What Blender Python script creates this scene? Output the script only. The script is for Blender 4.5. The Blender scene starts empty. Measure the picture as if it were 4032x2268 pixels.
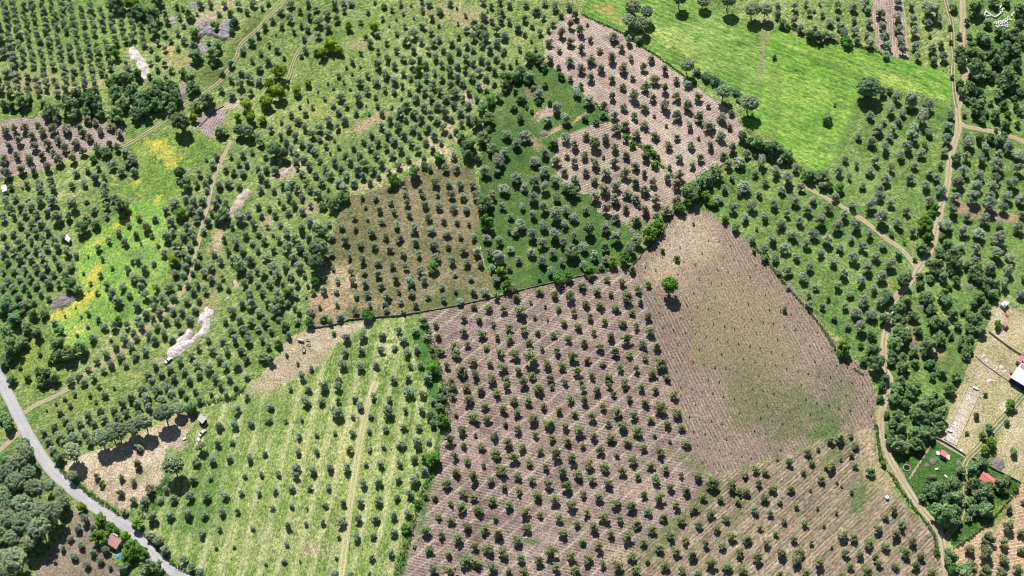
import bpy, math, random
import numpy as np
from mathutils import Vector, Matrix

# ------------------------------------------------------------------ camera, sky, sun, exposure
scene = bpy.context.scene
COL = scene.collection
PW, PH, FPX = 4032.0, 2268.0, 6000.0          # photograph size and focal length in its pixels
TILT = math.radians(31.0)                      # camera tilt away from straight down
CAM_H = 668.0
cam_data = bpy.data.cameras.new('camera')
cam_data.sensor_width = 36.0
cam_data.lens = FPX / PW * 36.0
cam_data.clip_start = 1.0
cam_data.clip_end = 20000.0
cam = bpy.data.objects.new('camera', cam_data)
cam.location = (0, 0, CAM_H)
cam.rotation_euler = (TILT, 0, 0)
COL.objects.link(cam)
scene.camera = cam

SUN_EL = math.radians(54.0)
SUN_AZ = math.radians(17.0)                    # shadows fall towards -Y, turned to +X by this angle
world = bpy.data.worlds.new('World')
scene.world = world
world.use_nodes = True
wn = world.node_tree
wn.nodes.clear()
sky = wn.nodes.new('ShaderNodeTexSky')
sky.sky_type = 'NISHITA'
sky.sun_disc = False
sky.sun_elevation = SUN_EL
sky.sun_rotation = -SUN_AZ
sky.altitude = 300
bg = wn.nodes.new('ShaderNodeBackground')
bg.inputs['Strength'].default_value = 0.06
wo = wn.nodes.new('ShaderNodeOutputWorld')
wn.links.new(sky.outputs[0], bg.inputs[0])
wn.links.new(bg.outputs[0], wo.inputs[0])
sun_data = bpy.data.lights.new('sun', 'SUN')
sun_data.energy = 5.0
sun_data.angle = math.radians(0.53)
sun_data.color = (1.0, 0.965, 0.915)
sun = bpy.data.objects.new('sun', sun_data)
sun.rotation_euler = Vector((math.sin(SUN_AZ) * math.cos(SUN_EL), -math.cos(SUN_AZ) * math.cos(SUN_EL),
                             -math.sin(SUN_EL))).to_track_quat('-Z', 'Y').to_euler()
sun.location = (0, 500, 700)
COL.objects.link(sun)
scene.view_settings.view_transform = 'Standard'
scene.view_settings.look = 'None'
scene.view_settings.exposure = 0.3
scene.view_settings.gamma = 1.0
scene.view_settings.use_curve_mapping = False
scene.cycles.filter_width = 1.0
scene.cycles.max_bounces = 6
scene.cycles.diffuse_bounces = 3

# ------------------------------------------------------------------ helpers
ST, CT = math.sin(TILT), math.cos(TILT)
K = 1008.0 / 1932.0


def at(px, py, z=0.0):
    """where the sight line through a photograph pixel meets the height z"""
    dx, dy = (px - PW / 2) / FPX, -(py - PH / 2) / FPX
    wy, wz = dy * CT + ST, dy * ST - CT
    t = (z - CAM_H) / wz
    return (dx * t, wy * t)


def mpp(px, py):
    """metres across one photograph pixel there"""
    dy = -(py - PH / 2) / FPX
    return CAM_H / (CT - dy * ST) / FPX


def T(c, r, pts):
    return [(1008 * c + K * x, 756 * r + K * y) for x, y in pts]


def G(pts):
    return [at(x, y) for x, y in pts]


def tag(o, label=None, cat=None, group=None, kind=None):
    if label: o['label'] = label
    if cat: o['category'] = cat
    if group: o['group'] = group
    if kind: o['kind'] = kind
    return o


def empty(name, loc, rz=0.0, sc=(1, 1, 1)):
    o = bpy.data.objects.new(name, None)
    o.location = loc
    o.rotation_euler = (0, 0, rz)
    o.scale = sc
    o.empty_display_size = 0.5
    COL.objects.link(o)
    return o


def mesh_obj(name, me, parent=None):
    o = bpy.data.objects.new(name, me)
    COL.objects.link(o)
    if parent: o.parent = parent
    return o


class MB:
    """collects boxes, prisms and tubes; build() links them as one mesh object"""
    def __init__(self):
        self.v, self.f = [], []

    def add(self, vs, fs):
        n = len(self.v)
        self.v += [tuple(p) for p in vs]
        self.f += [tuple(i + n for i in q) for q in fs]
        return self

    def box(self, x0, x1, y0, y1, z0, z1):
        return self.add([(x0, y0, z0), (x1, y0, z0), (x1, y1, z0), (x0, y1, z0),
                         (x0, y0, z1), (x1, y0, z1), (x1, y1, z1), (x0, y1, z1)],
                        [(3, 2, 1, 0), (4, 5, 6, 7), (0, 1, 5, 4), (1, 2, 6, 5), (2, 3, 7, 6), (3, 0, 4, 7)])

    def hexa(self, lo, hi):
        n = len(lo)
        return self.add(list(lo) + list(hi), [tuple(range(n - 1, -1, -1)), tuple(range(n, 2 * n))] +
                        [(i, (i + 1) % n, n + (i + 1) % n, n + i) for i in range(n)])

    def tube(self, a, b, r0, r1=None, n=8):
        a, b = Vector(a), Vector(b)
        r1 = r0 if r1 is None else r1
        d = (b - a).normalized()
        u = d.orthogonal().normalized()
        w = d.cross(u)
        lo = [a + (u * math.cos(2 * math.pi * i / n) + w * math.sin(2 * math.pi * i / n)) * r0 for i in range(n)]
        hi = [b + (u * math.cos(2 * math.pi * i / n) + w * math.sin(2 * math.pi * i / n)) * r1 for i in range(n)]
        return self.hexa(lo, hi)

    def mesh(self, name, mat):
        me = bpy.data.meshes.new(name)
        me.from_pydata(self.v, [], self.f)
        me.materials.append(mat)
        me.update()
        return me

    def build(self, name, mat, parent=None):
        return mesh_obj(name, self.mesh(name, mat), parent)


def vnoise(x, y, scale, seed=0, octaves=3, rough=0.5):
    """value noise in 0..1 for arrays of metres; scale = size of the largest feature"""
    tot, amp, norm = 0.0, 1.0, 0.0
    for o in range(octaves):
        rs = np.random.RandomState(seed * 31 + o * 7 + 1)
        tab = rs.rand(256, 256)
        u, v = x / scale + 57.3 * o, y / scale + 31.7 * o
        i, j = np.floor(u).astype(int), np.floor(v).astype(int)
        fu, fv = u - i, v - j
        fu, fv = fu * fu * (3 - 2 * fu), fv * fv * (3 - 2 * fv)
        a, b = tab[i % 256, j % 256], tab[(i + 1) % 256, j % 256]
        c, d = tab[i % 256, (j + 1) % 256], tab[(i + 1) % 256, (j + 1) % 256]
        tot = tot + amp * ((a * (1 - fu) + b * fu) * (1 - fv) + (c * (1 - fu) + d * fu) * fv)
        norm += amp
        amp *= rough
        scale = scale / 2.1
    return tot / norm


def inside(px, py, poly):
    """points in polygon, arrays"""
    res = np.zeros(px.shape, bool)
    n = len(poly)
    for i in range(n):
        x0, y0 = poly[i]
        x1, y1 = poly[(i + 1) % n]
        if y0 == y1: continue
        c = (py < y0) != (py < y1)
        res ^= c & (px < (x1 - x0) * (py - y0) / (y1 - y0) + x0)
    return res


def smooth(pts, step=2.0):
    """Catmull-Rom through ground points, resampled every step metres"""
    P = [np.array(p, float) for p in pts]
    P = [2 * P[0] - P[1]] + P + [2 * P[-1] - P[-2]]
    out = []
    for i in range(1, len(P) - 2):
        a, b, c, d = P[i - 1:i + 3]
        n = max(1, int(np.linalg.norm(c[:2] - b[:2]) / step))
        for k in range(n):
            t = k / n
            out.append(0.5 * (2 * b + (c - a) * t + (2 * a - 5 * b + 4 * c - d) * t * t + (3 * b - a - 3 * c + d) * t ** 3))
    out.append(P[-2])
    return np.array(out)


# ------------------------------------------------------------------ materials
def srgb(r, g, b, k=1.25):
    """albedo of a sunlit colour read from the photograph"""
    f = lambda c: (c / 255 / 12.92 if c / 255 <= 0.04045 else ((c / 255 + 0.055) / 1.055) ** 2.4) / k
    return (f(r), f(g), f(b), 1.0)


def A(r, g, b, k=1.25):
    """the same for soil and sward, a little duller"""
    c = srgb(r, g, b, k)
    lum = 0.3 * c[0] + 0.6 * c[1] + 0.1 * c[2]
    return tuple((x * 0.86 + lum * 0.14) * 0.96 for x in c[:3]) + (1.0,)


class NT:
    def __init__(self, name):
        self.m = bpy.data.materials.new(name)
        self.m.use_nodes = True
        self.t = self.m.node_tree
        self.bsdf = self.t.nodes['Principled BSDF']
        self.bsdf.inputs['Roughness'].default_value = 0.9
        self.bsdf.inputs['Specular IOR Level'].default_value = 0.15

    def n(self, typ, **kw):
        nd = self.t.nodes.new(typ)
        for k, v in kw.items(): setattr(nd, k, v)
        return nd

    def set(self, sock, v):
        if isinstance(v, bpy.types.NodeSocket): self.t.links.new(v, sock)
        else: sock.default_value = v

    def noise(self, co, scale, detail=3.0, rough=0.55, dist=0.0):
        nd = self.n('ShaderNodeTexNoise')
        self.set(nd.inputs['Vector'], co)
        nd.inputs['Scale'].default_value = scale
        nd.inputs['Detail'].default_value = detail
        nd.inputs['Roughness'].default_value = rough
        nd.inputs['Distortion'].default_value = dist
        return nd.outputs['Fac']

    def math(self, op, a, b=0.0, c=0.0, clamp=False):
        nd = self.n('ShaderNodeMath', operation=op, use_clamp=clamp)
        for s, v in zip(nd.inputs, (a, b, c)): self.set(s, v)
        return nd.outputs[0]

    def rng(self, v, a, b, c=0.0, d=1.0):
        nd = self.n('ShaderNodeMapRange')
        for s, x in zip(nd.inputs, (v, a, b, c, d)): self.set(s, x)
        return nd.outputs[0]

    def mix(self, f, a, b, blend='MIX'):
        nd = self.n('ShaderNodeMix', data_type='RGBA', blend_type=blend)
        self.set(nd.inputs[0], f)
        self.set(nd.inputs[6], a)
        self.set(nd.inputs[7], b)
        return nd.outputs[2]

    def ramp(self, f, cols):
        nd = self.n('ShaderNodeValToRGB')
        e = nd.color_ramp.elements
        while len(e) < len(cols): e.new(0.5)
        for i, (el, c) in enumerate(zip(e, cols)):
            if len(c) == 2: el.position, el.color = c[0], c[1]
            else: el.position, el.color = i / (len(cols) - 1), c
        self.set(nd.inputs[0], f)
        return nd.outputs[0]

    def rot(self, co, ang, sc=(1, 1, 1)):
        nd = self.n('ShaderNodeMapping')
        nd.inputs['Rotation'].default_value = (0, 0, math.radians(ang))
        self.set(nd.inputs['Vector'], co)
        if sc == (1, 1, 1): return nd.outputs[0]
        n2 = self.n('ShaderNodeMapping')
        n2.inputs['Scale'].default_value = sc
        self.set(n2.inputs['Vector'], nd.outputs[0])
        return n2.outputs[0]

    def bump(self, h, dist, strength=1.0):
        nd = self.n('ShaderNodeBump')
        nd.inputs['Strength'].default_value = strength
        nd.inputs['Distance'].default_value = dist
        self.set(nd.inputs['Height'], h)
        self.t.links.new(nd.outputs[0], self.bsdf.inputs['Normal'])

    def pos(self):
        return self.n('ShaderNodeNewGeometry').outputs['Position']

    def obj(self):
        return self.n('ShaderNodeTexCoord').outputs['Object']

    def out(self, col):
        self.set(self.bsdf.inputs['Base Color'], col)
        return self.m


def plain(name, col, var=0.25, scale=2.0, rough=0.85, metal=0.0, spec=0.2):
    m = NT(name)
    m.bsdf.inputs['Roughness'].default_value = rough
    m.bsdf.inputs['Metallic'].default_value = metal
    m.bsdf.inputs['Specular IOR Level'].default_value = spec
    f = m.noise(m.obj(), scale, 4, 0.6)
    lo = tuple(c * (1 - var) for c in col[:3]) + (1,)
    hi = tuple(min(1, c * (1 + var)) for c in col[:3]) + (1,)
    return m.out(m.ramp(m.rng(f, 0.3, 0.7), [lo, hi]))


def ground_mat(name, cols, weights=(0.3, 0.35, 0.45), scales=(0.03, 0.22, 0.9), stripes=(), streak=None, bumpd=0.25,
               contrast=(0.36, 0.64)):
    """soil or sward: colours over three noise sizes, rows or furrows, and the patches stored on the mesh"""
    m = NT(name)
    P = m.pos()
    co = P
    if streak:                                    # combed look along one direction
        co = m.rot(P, streak[0], (1.0, streak[1], 1.0))
    f1 = m.noise(P, scales[0], 4)
    f2 = m.noise(co, scales[1], 4, 0.6, 0.6)
    f3 = m.noise(co, scales[2], 3, 0.6, 0.8)
    s = sum(weights)
    t = m.math('MULTIPLY', f1, weights[0] / s)
    t = m.math('MULTIPLY_ADD', f2, weights[1] / s, t)
    t = m.math('MULTIPLY_ADD', f3, weights[2] / s, t)
    col = m.ramp(m.rng(t, *contrast), cols)
    h = f3
    for ang, period, dist, thr, scol, amt in stripes:
        w = m.n('ShaderNodeTexWave', wave_type='BANDS', bands_direction='X')
        m.set(w.inputs['Vector'], m.rot(P, ang))
        w.inputs['Scale'].default_value = 0.314 / period
        w.inputs['Distortion'].default_value = dist
        w.inputs['Detail'].default_value = 3.0
        w.inputs['Detail Scale'].default_value = 0.35 / (0.314 / period) * 0.1
        w.inputs['Detail Roughness'].default_value = 0.6
        fw = m.rng(w.outputs['Fac'], thr, min(1.0, thr + 0.35))
        br = m.rng(m.noise(P, 0.11, 3), 0.35, 0.6, 0.25, 1.0)
        fw = m.math('MULTIPLY', m.math('MULTIPLY', fw, br), amt)
        col = m.mix(fw, col, scol)
        h = m.math('MULTIPLY_ADD', fw, 0.7, h)
    at_ = m.n('ShaderNodeAttribute', attribute_name='patch')
    tone = m.rng(m.noise(co, 0.6, 4, 0.65, 0.7), 0.3, 0.7, 0.72, 1.25)
    tn = m.n('ShaderNodeCombineColor')
    for i in range(3): m.set(tn.inputs[i], tone)
    pc = m.mix(1.0, at_.outputs['Color'], tn.outputs[0], 'MULTIPLY')
    nz = m.math('MULTIPLY', m.math('SUBTRACT', m.math('MULTIPLY_ADD', m.noise(co, 0.45, 4, 0.65, 0.5), 0.6, m.math('MULTIPLY', f3, 0.4)), 0.5), 3.0)
    pa = m.rng(m.math('ADD', at_.outputs['Alpha'], nz), 0.15, 0.85)
    pa = m.math('MULTIPLY', pa, m.rng(at_.outputs['Alpha'], 0.02, 0.2))
    col = m.mix(pa, col, pc)
    fine = m.rng(m.noise(co, 1.3, 3, 0.7, 0.4), 0.36, 0.64, 0.55, 1.4)
    fn = m.n('ShaderNodeCombineColor')
    for i in range(3): m.set(fn.inputs[i], fine)
    col = m.mix(1.0, col, fn.outputs[0], 'MULTIPLY')
    m.bump(h, bumpd)
    m.bsdf.inputs['Specular IOR Level'].default_value = 0.08
    return m.out(col)

# ------------------------------------------------------------------ vegetation: where every crown stands (tile x, y, width)
# o grey olive, p olive in ploughed soil, s silvery olive, l pale olive, d dark oak, r round dense tree, g green shrub,
# y yellow-green tree, n pine, b leafless brush, c cane
TREES = {
(0, 0): dict(
 o="1245,95,45 1335,45,40 1355,125,40 1375,55,40 1585,20,50 1690,30,50 1650,100,40 1800,30,60 1860,80,50 1905,20,60 1260,155,55 1240,245,50 1340,240,45 1385,190,40 1385,300,55 1190,315,45 1290,300,40 1240,365,45 1340,355,45 1485,100,30 1135,365,40 1085,330,50 1180,420,50 1240,475,45 1135,470,40 1290,525,45 1185,520,40 1245,575,40 1570,320,40 1740,475,60 1825,375,55 1895,310,60 1900,450,45 1815,540,55 1670,530,60 1740,590,50 1810,630,70 1880,580,65 1665,670,55 1745,720,60 1890,690,50 1825,755,40 950,470,45 960,510,60 800,580,50 860,500,40 980,320,40 950,1150,70 1000,1200,80 850,1240,70 910,1290,60 960,1230,60 1010,1290,60 740,1260,50 660,1280,50 570,1300,55 720,1340,70 380,1360,60 630,1375,60 780,1330,50 540,1395,50 290,1370,60 780,1400,70 200,1390,50 300,1420,70 400,1420,60 80,1410,50 1385,1430,60 1500,1300,55 1575,1330,60 1480,1380,55 1550,1380,60 1600,1230,60 1630,1170,55 1700,1270,50 1760,1290,55 1830,1300,60 1720,1380,60 1800,1390,60 1650,1390,60 1560,1430,50 1830,1160,55 1860,1240,45 1900,1140,40 1800,1230,45 1555,1200,30 1740,1170,40",
 l="40,980,70 110,970,60 185,955,70 280,930,45 140,1055,70 235,1020,60 315,985,60 395,970,70 345,890,50 420,905,50 500,970,70 540,900,50 605,960,55 630,995,50 670,1030,60 570,1070,70 440,1050,60 360,1080,60 260,1100,65 485,1110,70 400,1140,55 625,1140,60 725,1110,70 545,1190,65 435,1200,80 315,1170,55 220,1195,60 120,1170,60 160,1275,70 65,1100,50 30,1190,70 20,1240,50 50,1310,80 255,1290,60 355,1260,70 750,980,60 830,950,65 715,920,60 660,900,60 900,1000,60 825,1080,50 880,1110,60",
 d="880,20,110 1050,80,110 1150,110,110 1185,10,80 1160,225,80 1420,100,55 1440,135,50 1510,35,50 1470,250,70 1625,195,65 1770,170,60 1735,100,50 1750,235,40 1380,550,60 1440,590,80 1450,660,80 1130,575,40 1460,345,60 1470,420,90 1640,360,60 1600,410,90 1610,470,50 30,790,60 90,800,60 170,770,90 340,800,90 370,830,100 415,850,80 520,800,110 550,850,100 570,720,90 640,730,70 700,780,120 680,690,50 880,590,70 950,600,90 1040,560,70 870,860,110 930,780,90 880,700,100 1000,700,100 1070,740,120 1160,720,120 1100,790,130 1020,860,90 1190,780,100 1260,740,80 1320,740,90 1290,650,90 1310,690,80 1180,620,70 1225,640,60 1300,820,70 1475,800,80 1570,760,90 760,860,70 655,850,70 800,1140,80 870,1140,60 1660,990,80 1400,1390,80",
 r="1360,920,140 1355,1300,85 1805,980,90 1870,985,100",
 g="870,410,70 830,640,80 855,370,50 700,1200,50 880,570,50",
 y="1000,20,120 1870,800,80 1890,890,90 1790,880,60 1460,890,60"),
(1, 0): dict(
 o="45,55,35 90,20,40 185,80,55 255,25,60 330,75,50 390,20,50 455,60,50 590,30,65 655,10,60 530,100,60 400,115,55 470,160,75 610,135,55 665,75,40 715,15,50 120,145,50 255,135,60 65,195,55 195,195,45 285,235,40 340,185,40 390,215,50 540,205,60 470,265,50 360,285,50 150,260,20 15,255,50 35,390,50 95,330,40 155,365,55 85,450,60 210,430,40 370,370,55 340,415,40 20,510,60 140,490,35 20,610,60 840,80,45 790,160,40 895,10,35 1025,65,40 1090,20,40 955,130,40 1110,95,30 1060,145,25 1190,130,25 1170,40,25 1255,70,40 1250,5,40 1305,25,50 1385,75,60 1325,130,45 1465,20,50 1515,55,25 1580,110,35 1710,5,50 1775,40,50 1840,10,45 1910,30,50 1850,95,60 1745,75,25 1715,120,70 1645,165,60 1780,150,50 1850,155,50 1910,150,50 1815,220,60 1730,265,90 1640,270,60 1875,265,65 1585,220,45 1530,275,40 1525,175,25 1380,185,35 1320,240,50 1255,190,55 1125,190,40 1060,245,40 1190,245,70 1005,195,20 915,255,50 860,320,60 450,380,60 985,320,40 1130,305,60 1245,305,50 1060,370,55 1185,370,55 920,380,40 790,395,40 725,455,50 785,500,25 680,500,30 990,430,60 1105,430,55 920,485,65 1045,490,55 1180,475,65 1235,435,60 1295,370,55 1340,320,55 1380,290,50 1410,370,50 1475,320,55 1525,370,55 1590,335,55 1635,365,50 1700,335,50 1765,370,60 1820,320,60 1870,370,55 1460,420,60 1350,420,60 1275,475,65 1345,540,45 1400,480,50 1520,485,60 1585,430,65 1640,470,55 1700,440,60 1750,480,55 1810,430,55 1860,480,50 1460,520,70 1580,515,55 1685,530,60 1800,530,55 1860,560,40 1915,490,40 1110,545,50 1165,585,40 980,555,65 840,560,45 905,610,60 780,610,65 620,565,40 725,555,25 660,615,30 540,625,25 1040,605,60 1100,640,45 1280,575,60 1225,630,60 1330,635,70 1400,580,50 1470,630,65 1520,580,60 1560,620,60 1625,575,60 1735,580,55 1680,640,60 1800,630,40 970,665,50 835,675,60 710,670,25 585,665,25 465,685,20 515,735,35 640,730,65 765,735,70 900,720,45 1040,685,50 1155,690,50 1270,685,60 1385,680,60 1500,690,70 1605,690,50 1560,740,50 1665,735,50 1740,680,40 1830,720,70 1095,735,30 1205,735,65 1320,730,65 1435,740,60 1130,785,70 1265,795,70 1490,780,60 1370,790,65 1595,790,60 580,785,45 680,790,45 425,800,35 330,800,35 390,755,25 265,860,50 315,905,60 370,850,45 545,900,65 620,840,55 665,900,60 750,840,55 830,795,20 915,790,40 950,850,50 850,855,25 1025,800,30 1010,900,60 1080,850,70 1190,850,65 1310,850,55 1425,840,75 1540,840,60 1130,895,50 1245,890,70 1360,900,60 1475,890,50 1600,885,70 1550,925,50 240,960,60 365,960,55 480,960,65 615,950,55 540,1005,55 420,1010,65 295,1020,60 185,1020,50 190,915,35 110,970,50 945,955,50 1070,950,65 1180,960,65 1295,960,65 1410,960,65 995,1010,65 1115,1010,60 1230,1005,65 1345,1015,60 870,1010,50 1465,1015,35 10,1020,50 340,1070,65 225,1065,50 480,1040,50 405,1095,60 525,1095,40 590,1055,25 620,1100,40 810,1060,50 735,1110,45 915,1070,60 1040,1060,65 1165,1070,55 1280,1070,50 1395,1070,45 860,1105,50 980,1105,60 1090,1120,60 1220,1120,60 1335,1125,50 265,1120,50 300,1150,60 435,1135,60 670,1165,50 785,1165,65 905,1165,55 1025,1165,60 1145,1190,55 1265,1180,40 1415,1210,40 1490,1170,65 560,1155,25 70,1175,40 120,1205,50 180,1215,50 300,1210,60 355,1190,60 480,1205,50 590,1215,60 710,1215,60 820,1230,70 945,1225,65 1075,1240,60 400,1240,60 520,1255,60 640,1260,55 880,1275,65 1000,1285,55 765,1275,70 10,1260,50 75,1270,60 145,1280,65 1425,1265,60 1515,1275,50 1310,1270,45 310,1270,35 345,1310,50 445,1305,60 560,1315,65 680,1315,60 35,1325,60 805,1325,55 925,1330,45 735,1370,65 620,1370,60 490,1370,65 1105,1370,50 860,1370,50 1350,1365,70 1450,1380,60 1540,1385,60 1635,1390,60 80,1370,50 270,1380,65 380,1370,60 200,1395,50 660,1415,70 410,1420,60 310,1420,65 30,1420,60 130,1430,50 545,1425,30 240,1420,50 1005,1420,45 1120,1420,50 1240,1430,45",
 s="1725,1285,80 1815,1290,60 1870,1420,80 1885,1010,70 1870,1150,70 1820,1210,100",
 d="1700,210,80 1660,920,80 1750,890,80 1705,820,80 1880,640,80 1510,990,50 1550,1030,60 1720,1040,90 1755,970,40 30,1070,60 1610,1110,110 1600,1170,80 1790,1120,80 1670,1200,50 1190,1300,90 1270,1245,50",
 g="700,200,60 965,45,40 1890,590,80 1765,755,80 1375,1185,80 1035,1360,90 1225,530,60",
 r="110,1080,80 140,1130,100 210,1160,80",
 y="890,205,70 825,270,35 560,340,100 500,405,70 630,380,65 390,625,50 170,550,110 100,635,80 170,700,110 75,770,100 310,690,60 45,900,60 240,650,30"),
(2, 0): dict(
 l="480,110,60 440,180,60 510,225,75 370,245,70 440,310,60 275,315,60 590,295,45 520,360,60 355,375,40 285,440,60 435,455,70 660,370,50 595,440,70 520,515,60 675,510,70 595,580,60 440,590,50 350,500,40 765,270,80 825,355,50 895,430,50 755,435,75 840,510,80 990,505,60 1050,440,60 1155,520,60 910,580,45 755,590,50 835,650,55 1075,590,75 1005,655,70 1155,660,70 1240,600,55 920,715,80 1065,725,70 755,720,60 1240,725,65 1405,725,70 1155,790,75 1325,790,80 1480,800,35 840,800,60 1005,805,65 690,800,60 925,870,60 775,870,60 1245,865,75 1415,880,80 1000,935,70 1495,940,85 855,940,70 1340,950,55 940,1010,60 1085,1020,65 1245,1030,50 1575,1020,75 1410,1040,30 1180,1095,60 1350,1090,65 1500,1100,60 1265,1185,65 1360,1240,55 1420,1190,55 1105,1180,40 1190,1255,40 1260,1320,75 1665,1110,75 1595,1170,65 1585,880,75 1640,950,45 1655,850,45 570,180,25 1075,870,25 785,970,70 705,1040,65 560,1020,60 470,1090,70 545,1160,65 775,1110,65 415,1175,40 690,1180,30 865,1165,70 625,1230,70 330,1210,75 470,1215,60 770,1220,70 935,1250,60 710,1300,75 850,1310,75 555,1290,60 1000,1310,50 395,1290,60 935,1370,70 780,1400,70 1060,1370,60 620,1360,60 475,1360,70 1170,1340,60 705,1430,80 1240,1390,80 1000,1430,80",
 s="880,300,60 955,295,55 1325,625,65 405,1035,70 100,1020,85 245,1150,70 30,1080,70 170,1215,75 250,1290,75 30,1340,85 170,1370,85 320,1350,80 90,1415,60 240,1410,80 395,1400,70 1720,1220,85 1880,1220,80 1835,1310,50 1660,1340,45 1755,1410,90 1600,1420,60 1910,1370,60 1765,1160,60 1630,1240,60 335,815,75 405,895,75 265,900,75 200,710,75 575,755,85 485,695,70",
 d="70,735,70 25,690,45 250,635,40 165,665,40 285,775,35 150,840,30 110,805,30 60,890,50 10,810,50 195,770,35 550,890,45 685,865,50 635,920,40 520,650,40 205,450,70 130,430,70 60,540,90 130,580,80 30,580,70 240,500,50 310,1075,65 1010,1185,70 1740,1030,70 1800,1070,70 1850,1090,100 1900,1110,80 1530,1310,100 1470,1350,110 1420,1390,110 1370,1420,100 1330,1449,80",
 g="370,570,60 245,530,40 910,1090,50 1020,1120,60 860,1040,60 1070,1160,50 1080,1240,60 1165,945,30",
 r="625,1075,90",
 o="105,25,50 245,15,50 325,45,60 430,40,60 185,70,70 95,135,60 235,125,45 370,110,50 40,205,60 150,190,45 310,175,45 210,240,50 275,220,40 95,250,45 55,360,40 145,305,30 175,365,35 35,460,30",
 n="910,75,120 1015,105,85 885,150,100 975,180,100 1325,510,90 1595,700,100 1785,790,110 1630,20,100 1815,75,110 1265,5,90 1445,10,80 1910,90,80",
 c="1400,550,60 1460,580,70 1530,610,70 1590,650,60 1690,700,60 1720,750,50",
 b="240,1000,65"),
(3, 0): dict(
 s="75,40,55 75,110,60 200,50,60 200,150,65 285,25,45 310,90,50 245,215,60 350,75,30 355,205,40 410,105,45 390,25,30 465,165,60 525,40,60 530,125,45 550,200,60 570,260,70 480,265,70 645,55,65 650,150,55 660,230,65 675,300,60 740,20,70 750,75,50 765,170,65 745,255,60 770,325,65 850,100,75 865,200,60 885,285,85 900,345,65 890,410,60 975,120,75 980,20,60 985,215,70 1000,300,70 1020,380,65 1095,145,60 1080,45,50 1100,235,75 1115,340,75 1130,420,60 1220,70,120 1205,170,60 1285,140,65 1220,260,40 1240,365,80 1305,330,55 1320,425,65 1250,455,60 860,690,65 970,730,85 1080,760,110 1195,790,85 770,870,60 920,830,70 1015,850,55 870,910,50 1160,890,105 985,915,60 830,970,85 945,970,75 1100,955,80 1090,1015,85 920,1030,55 1210,1000,60 680,1025,60 780,1070,70 1055,1100,90 885,1105,75 1000,1170,65 1160,1150,80 585,1195,55 665,1240,45 810,1210,70 535,1290,70 610,1335,45 765,1285,70 930,1265,60 1105,1250,55 1075,1340,70 1220,1300,60 885,1345,80 715,1395,60 840,1430,70 1185,1400,65 1300,1240,50 1325,1140,65 1350,1050,75 1355,950,70 1375,865,60 805,775,50 1520,1070,90 1495,1180,70 1475,1290,75 1610,1200,80 1730,1240,100 1590,1310,80 1890,1270,80 1715,1340,75 1850,1380,95 1575,1400,85 1690,1410,90 1435,1380,90 1640,1110,80 1740,1150,50 1890,1170,75 1820,1110,85 60,1290,80 150,1340,90 90,1220,50 210,1265,60 250,1410,60 410,1400,60 100,1430,60 1270,1340,70 1300,1430,80",
 d="1405,60,60 1375,205,35 1560,65,120 1655,180,55 1895,80,80 1900,170,60 1500,165,40 1440,270,40 1380,315,30 1520,270,40 1600,290,70 1650,300,90 1740,250,70 1790,280,70 1850,260,80 1900,300,80 1700,400,100 1790,370,100 1870,380,80 1560,520,110 1590,560,90 1720,470,90 1780,430,60 1880,480,80 1800,600,130 1680,570,80 1850,590,80 1450,400,80 1460,470,70 1530,420,90 1540,350,60 1600,420,60 1450,640,70 1470,700,70 1530,660,80 1590,700,60 1740,710,70 1780,790,65 1620,740,50 1680,770,40 1570,830,90 1650,860,50 1720,870,75 1810,860,50 1830,690,50 1900,690,60 1860,740,40 1790,940,65 1620,910,50 1880,940,40 1900,840,50 1390,580,30 1480,870,30 1550,760,50 1500,750,50 1600,780,60 1870,800,50 1720,980,30 920,680,50 445,890,75 50,425,35 20,1130,100 90,1140,100 140,1180,90 200,1230,60 310,1330,90 400,1320,90 320,265,70 380,275,80 435,270,60 110,175,60 140,195,50 1420,1200,70 1750,1060,80 1680,1040,70 1600,1040,70 1500,1020,50 1780,1030,50 1700,10,70 1800,20,60",
 g="600,310,80 505,790,25 1180,1095,50 460,1400,60 540,1420,70",
 r="760,650,170"),
(0, 1): dict(
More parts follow.
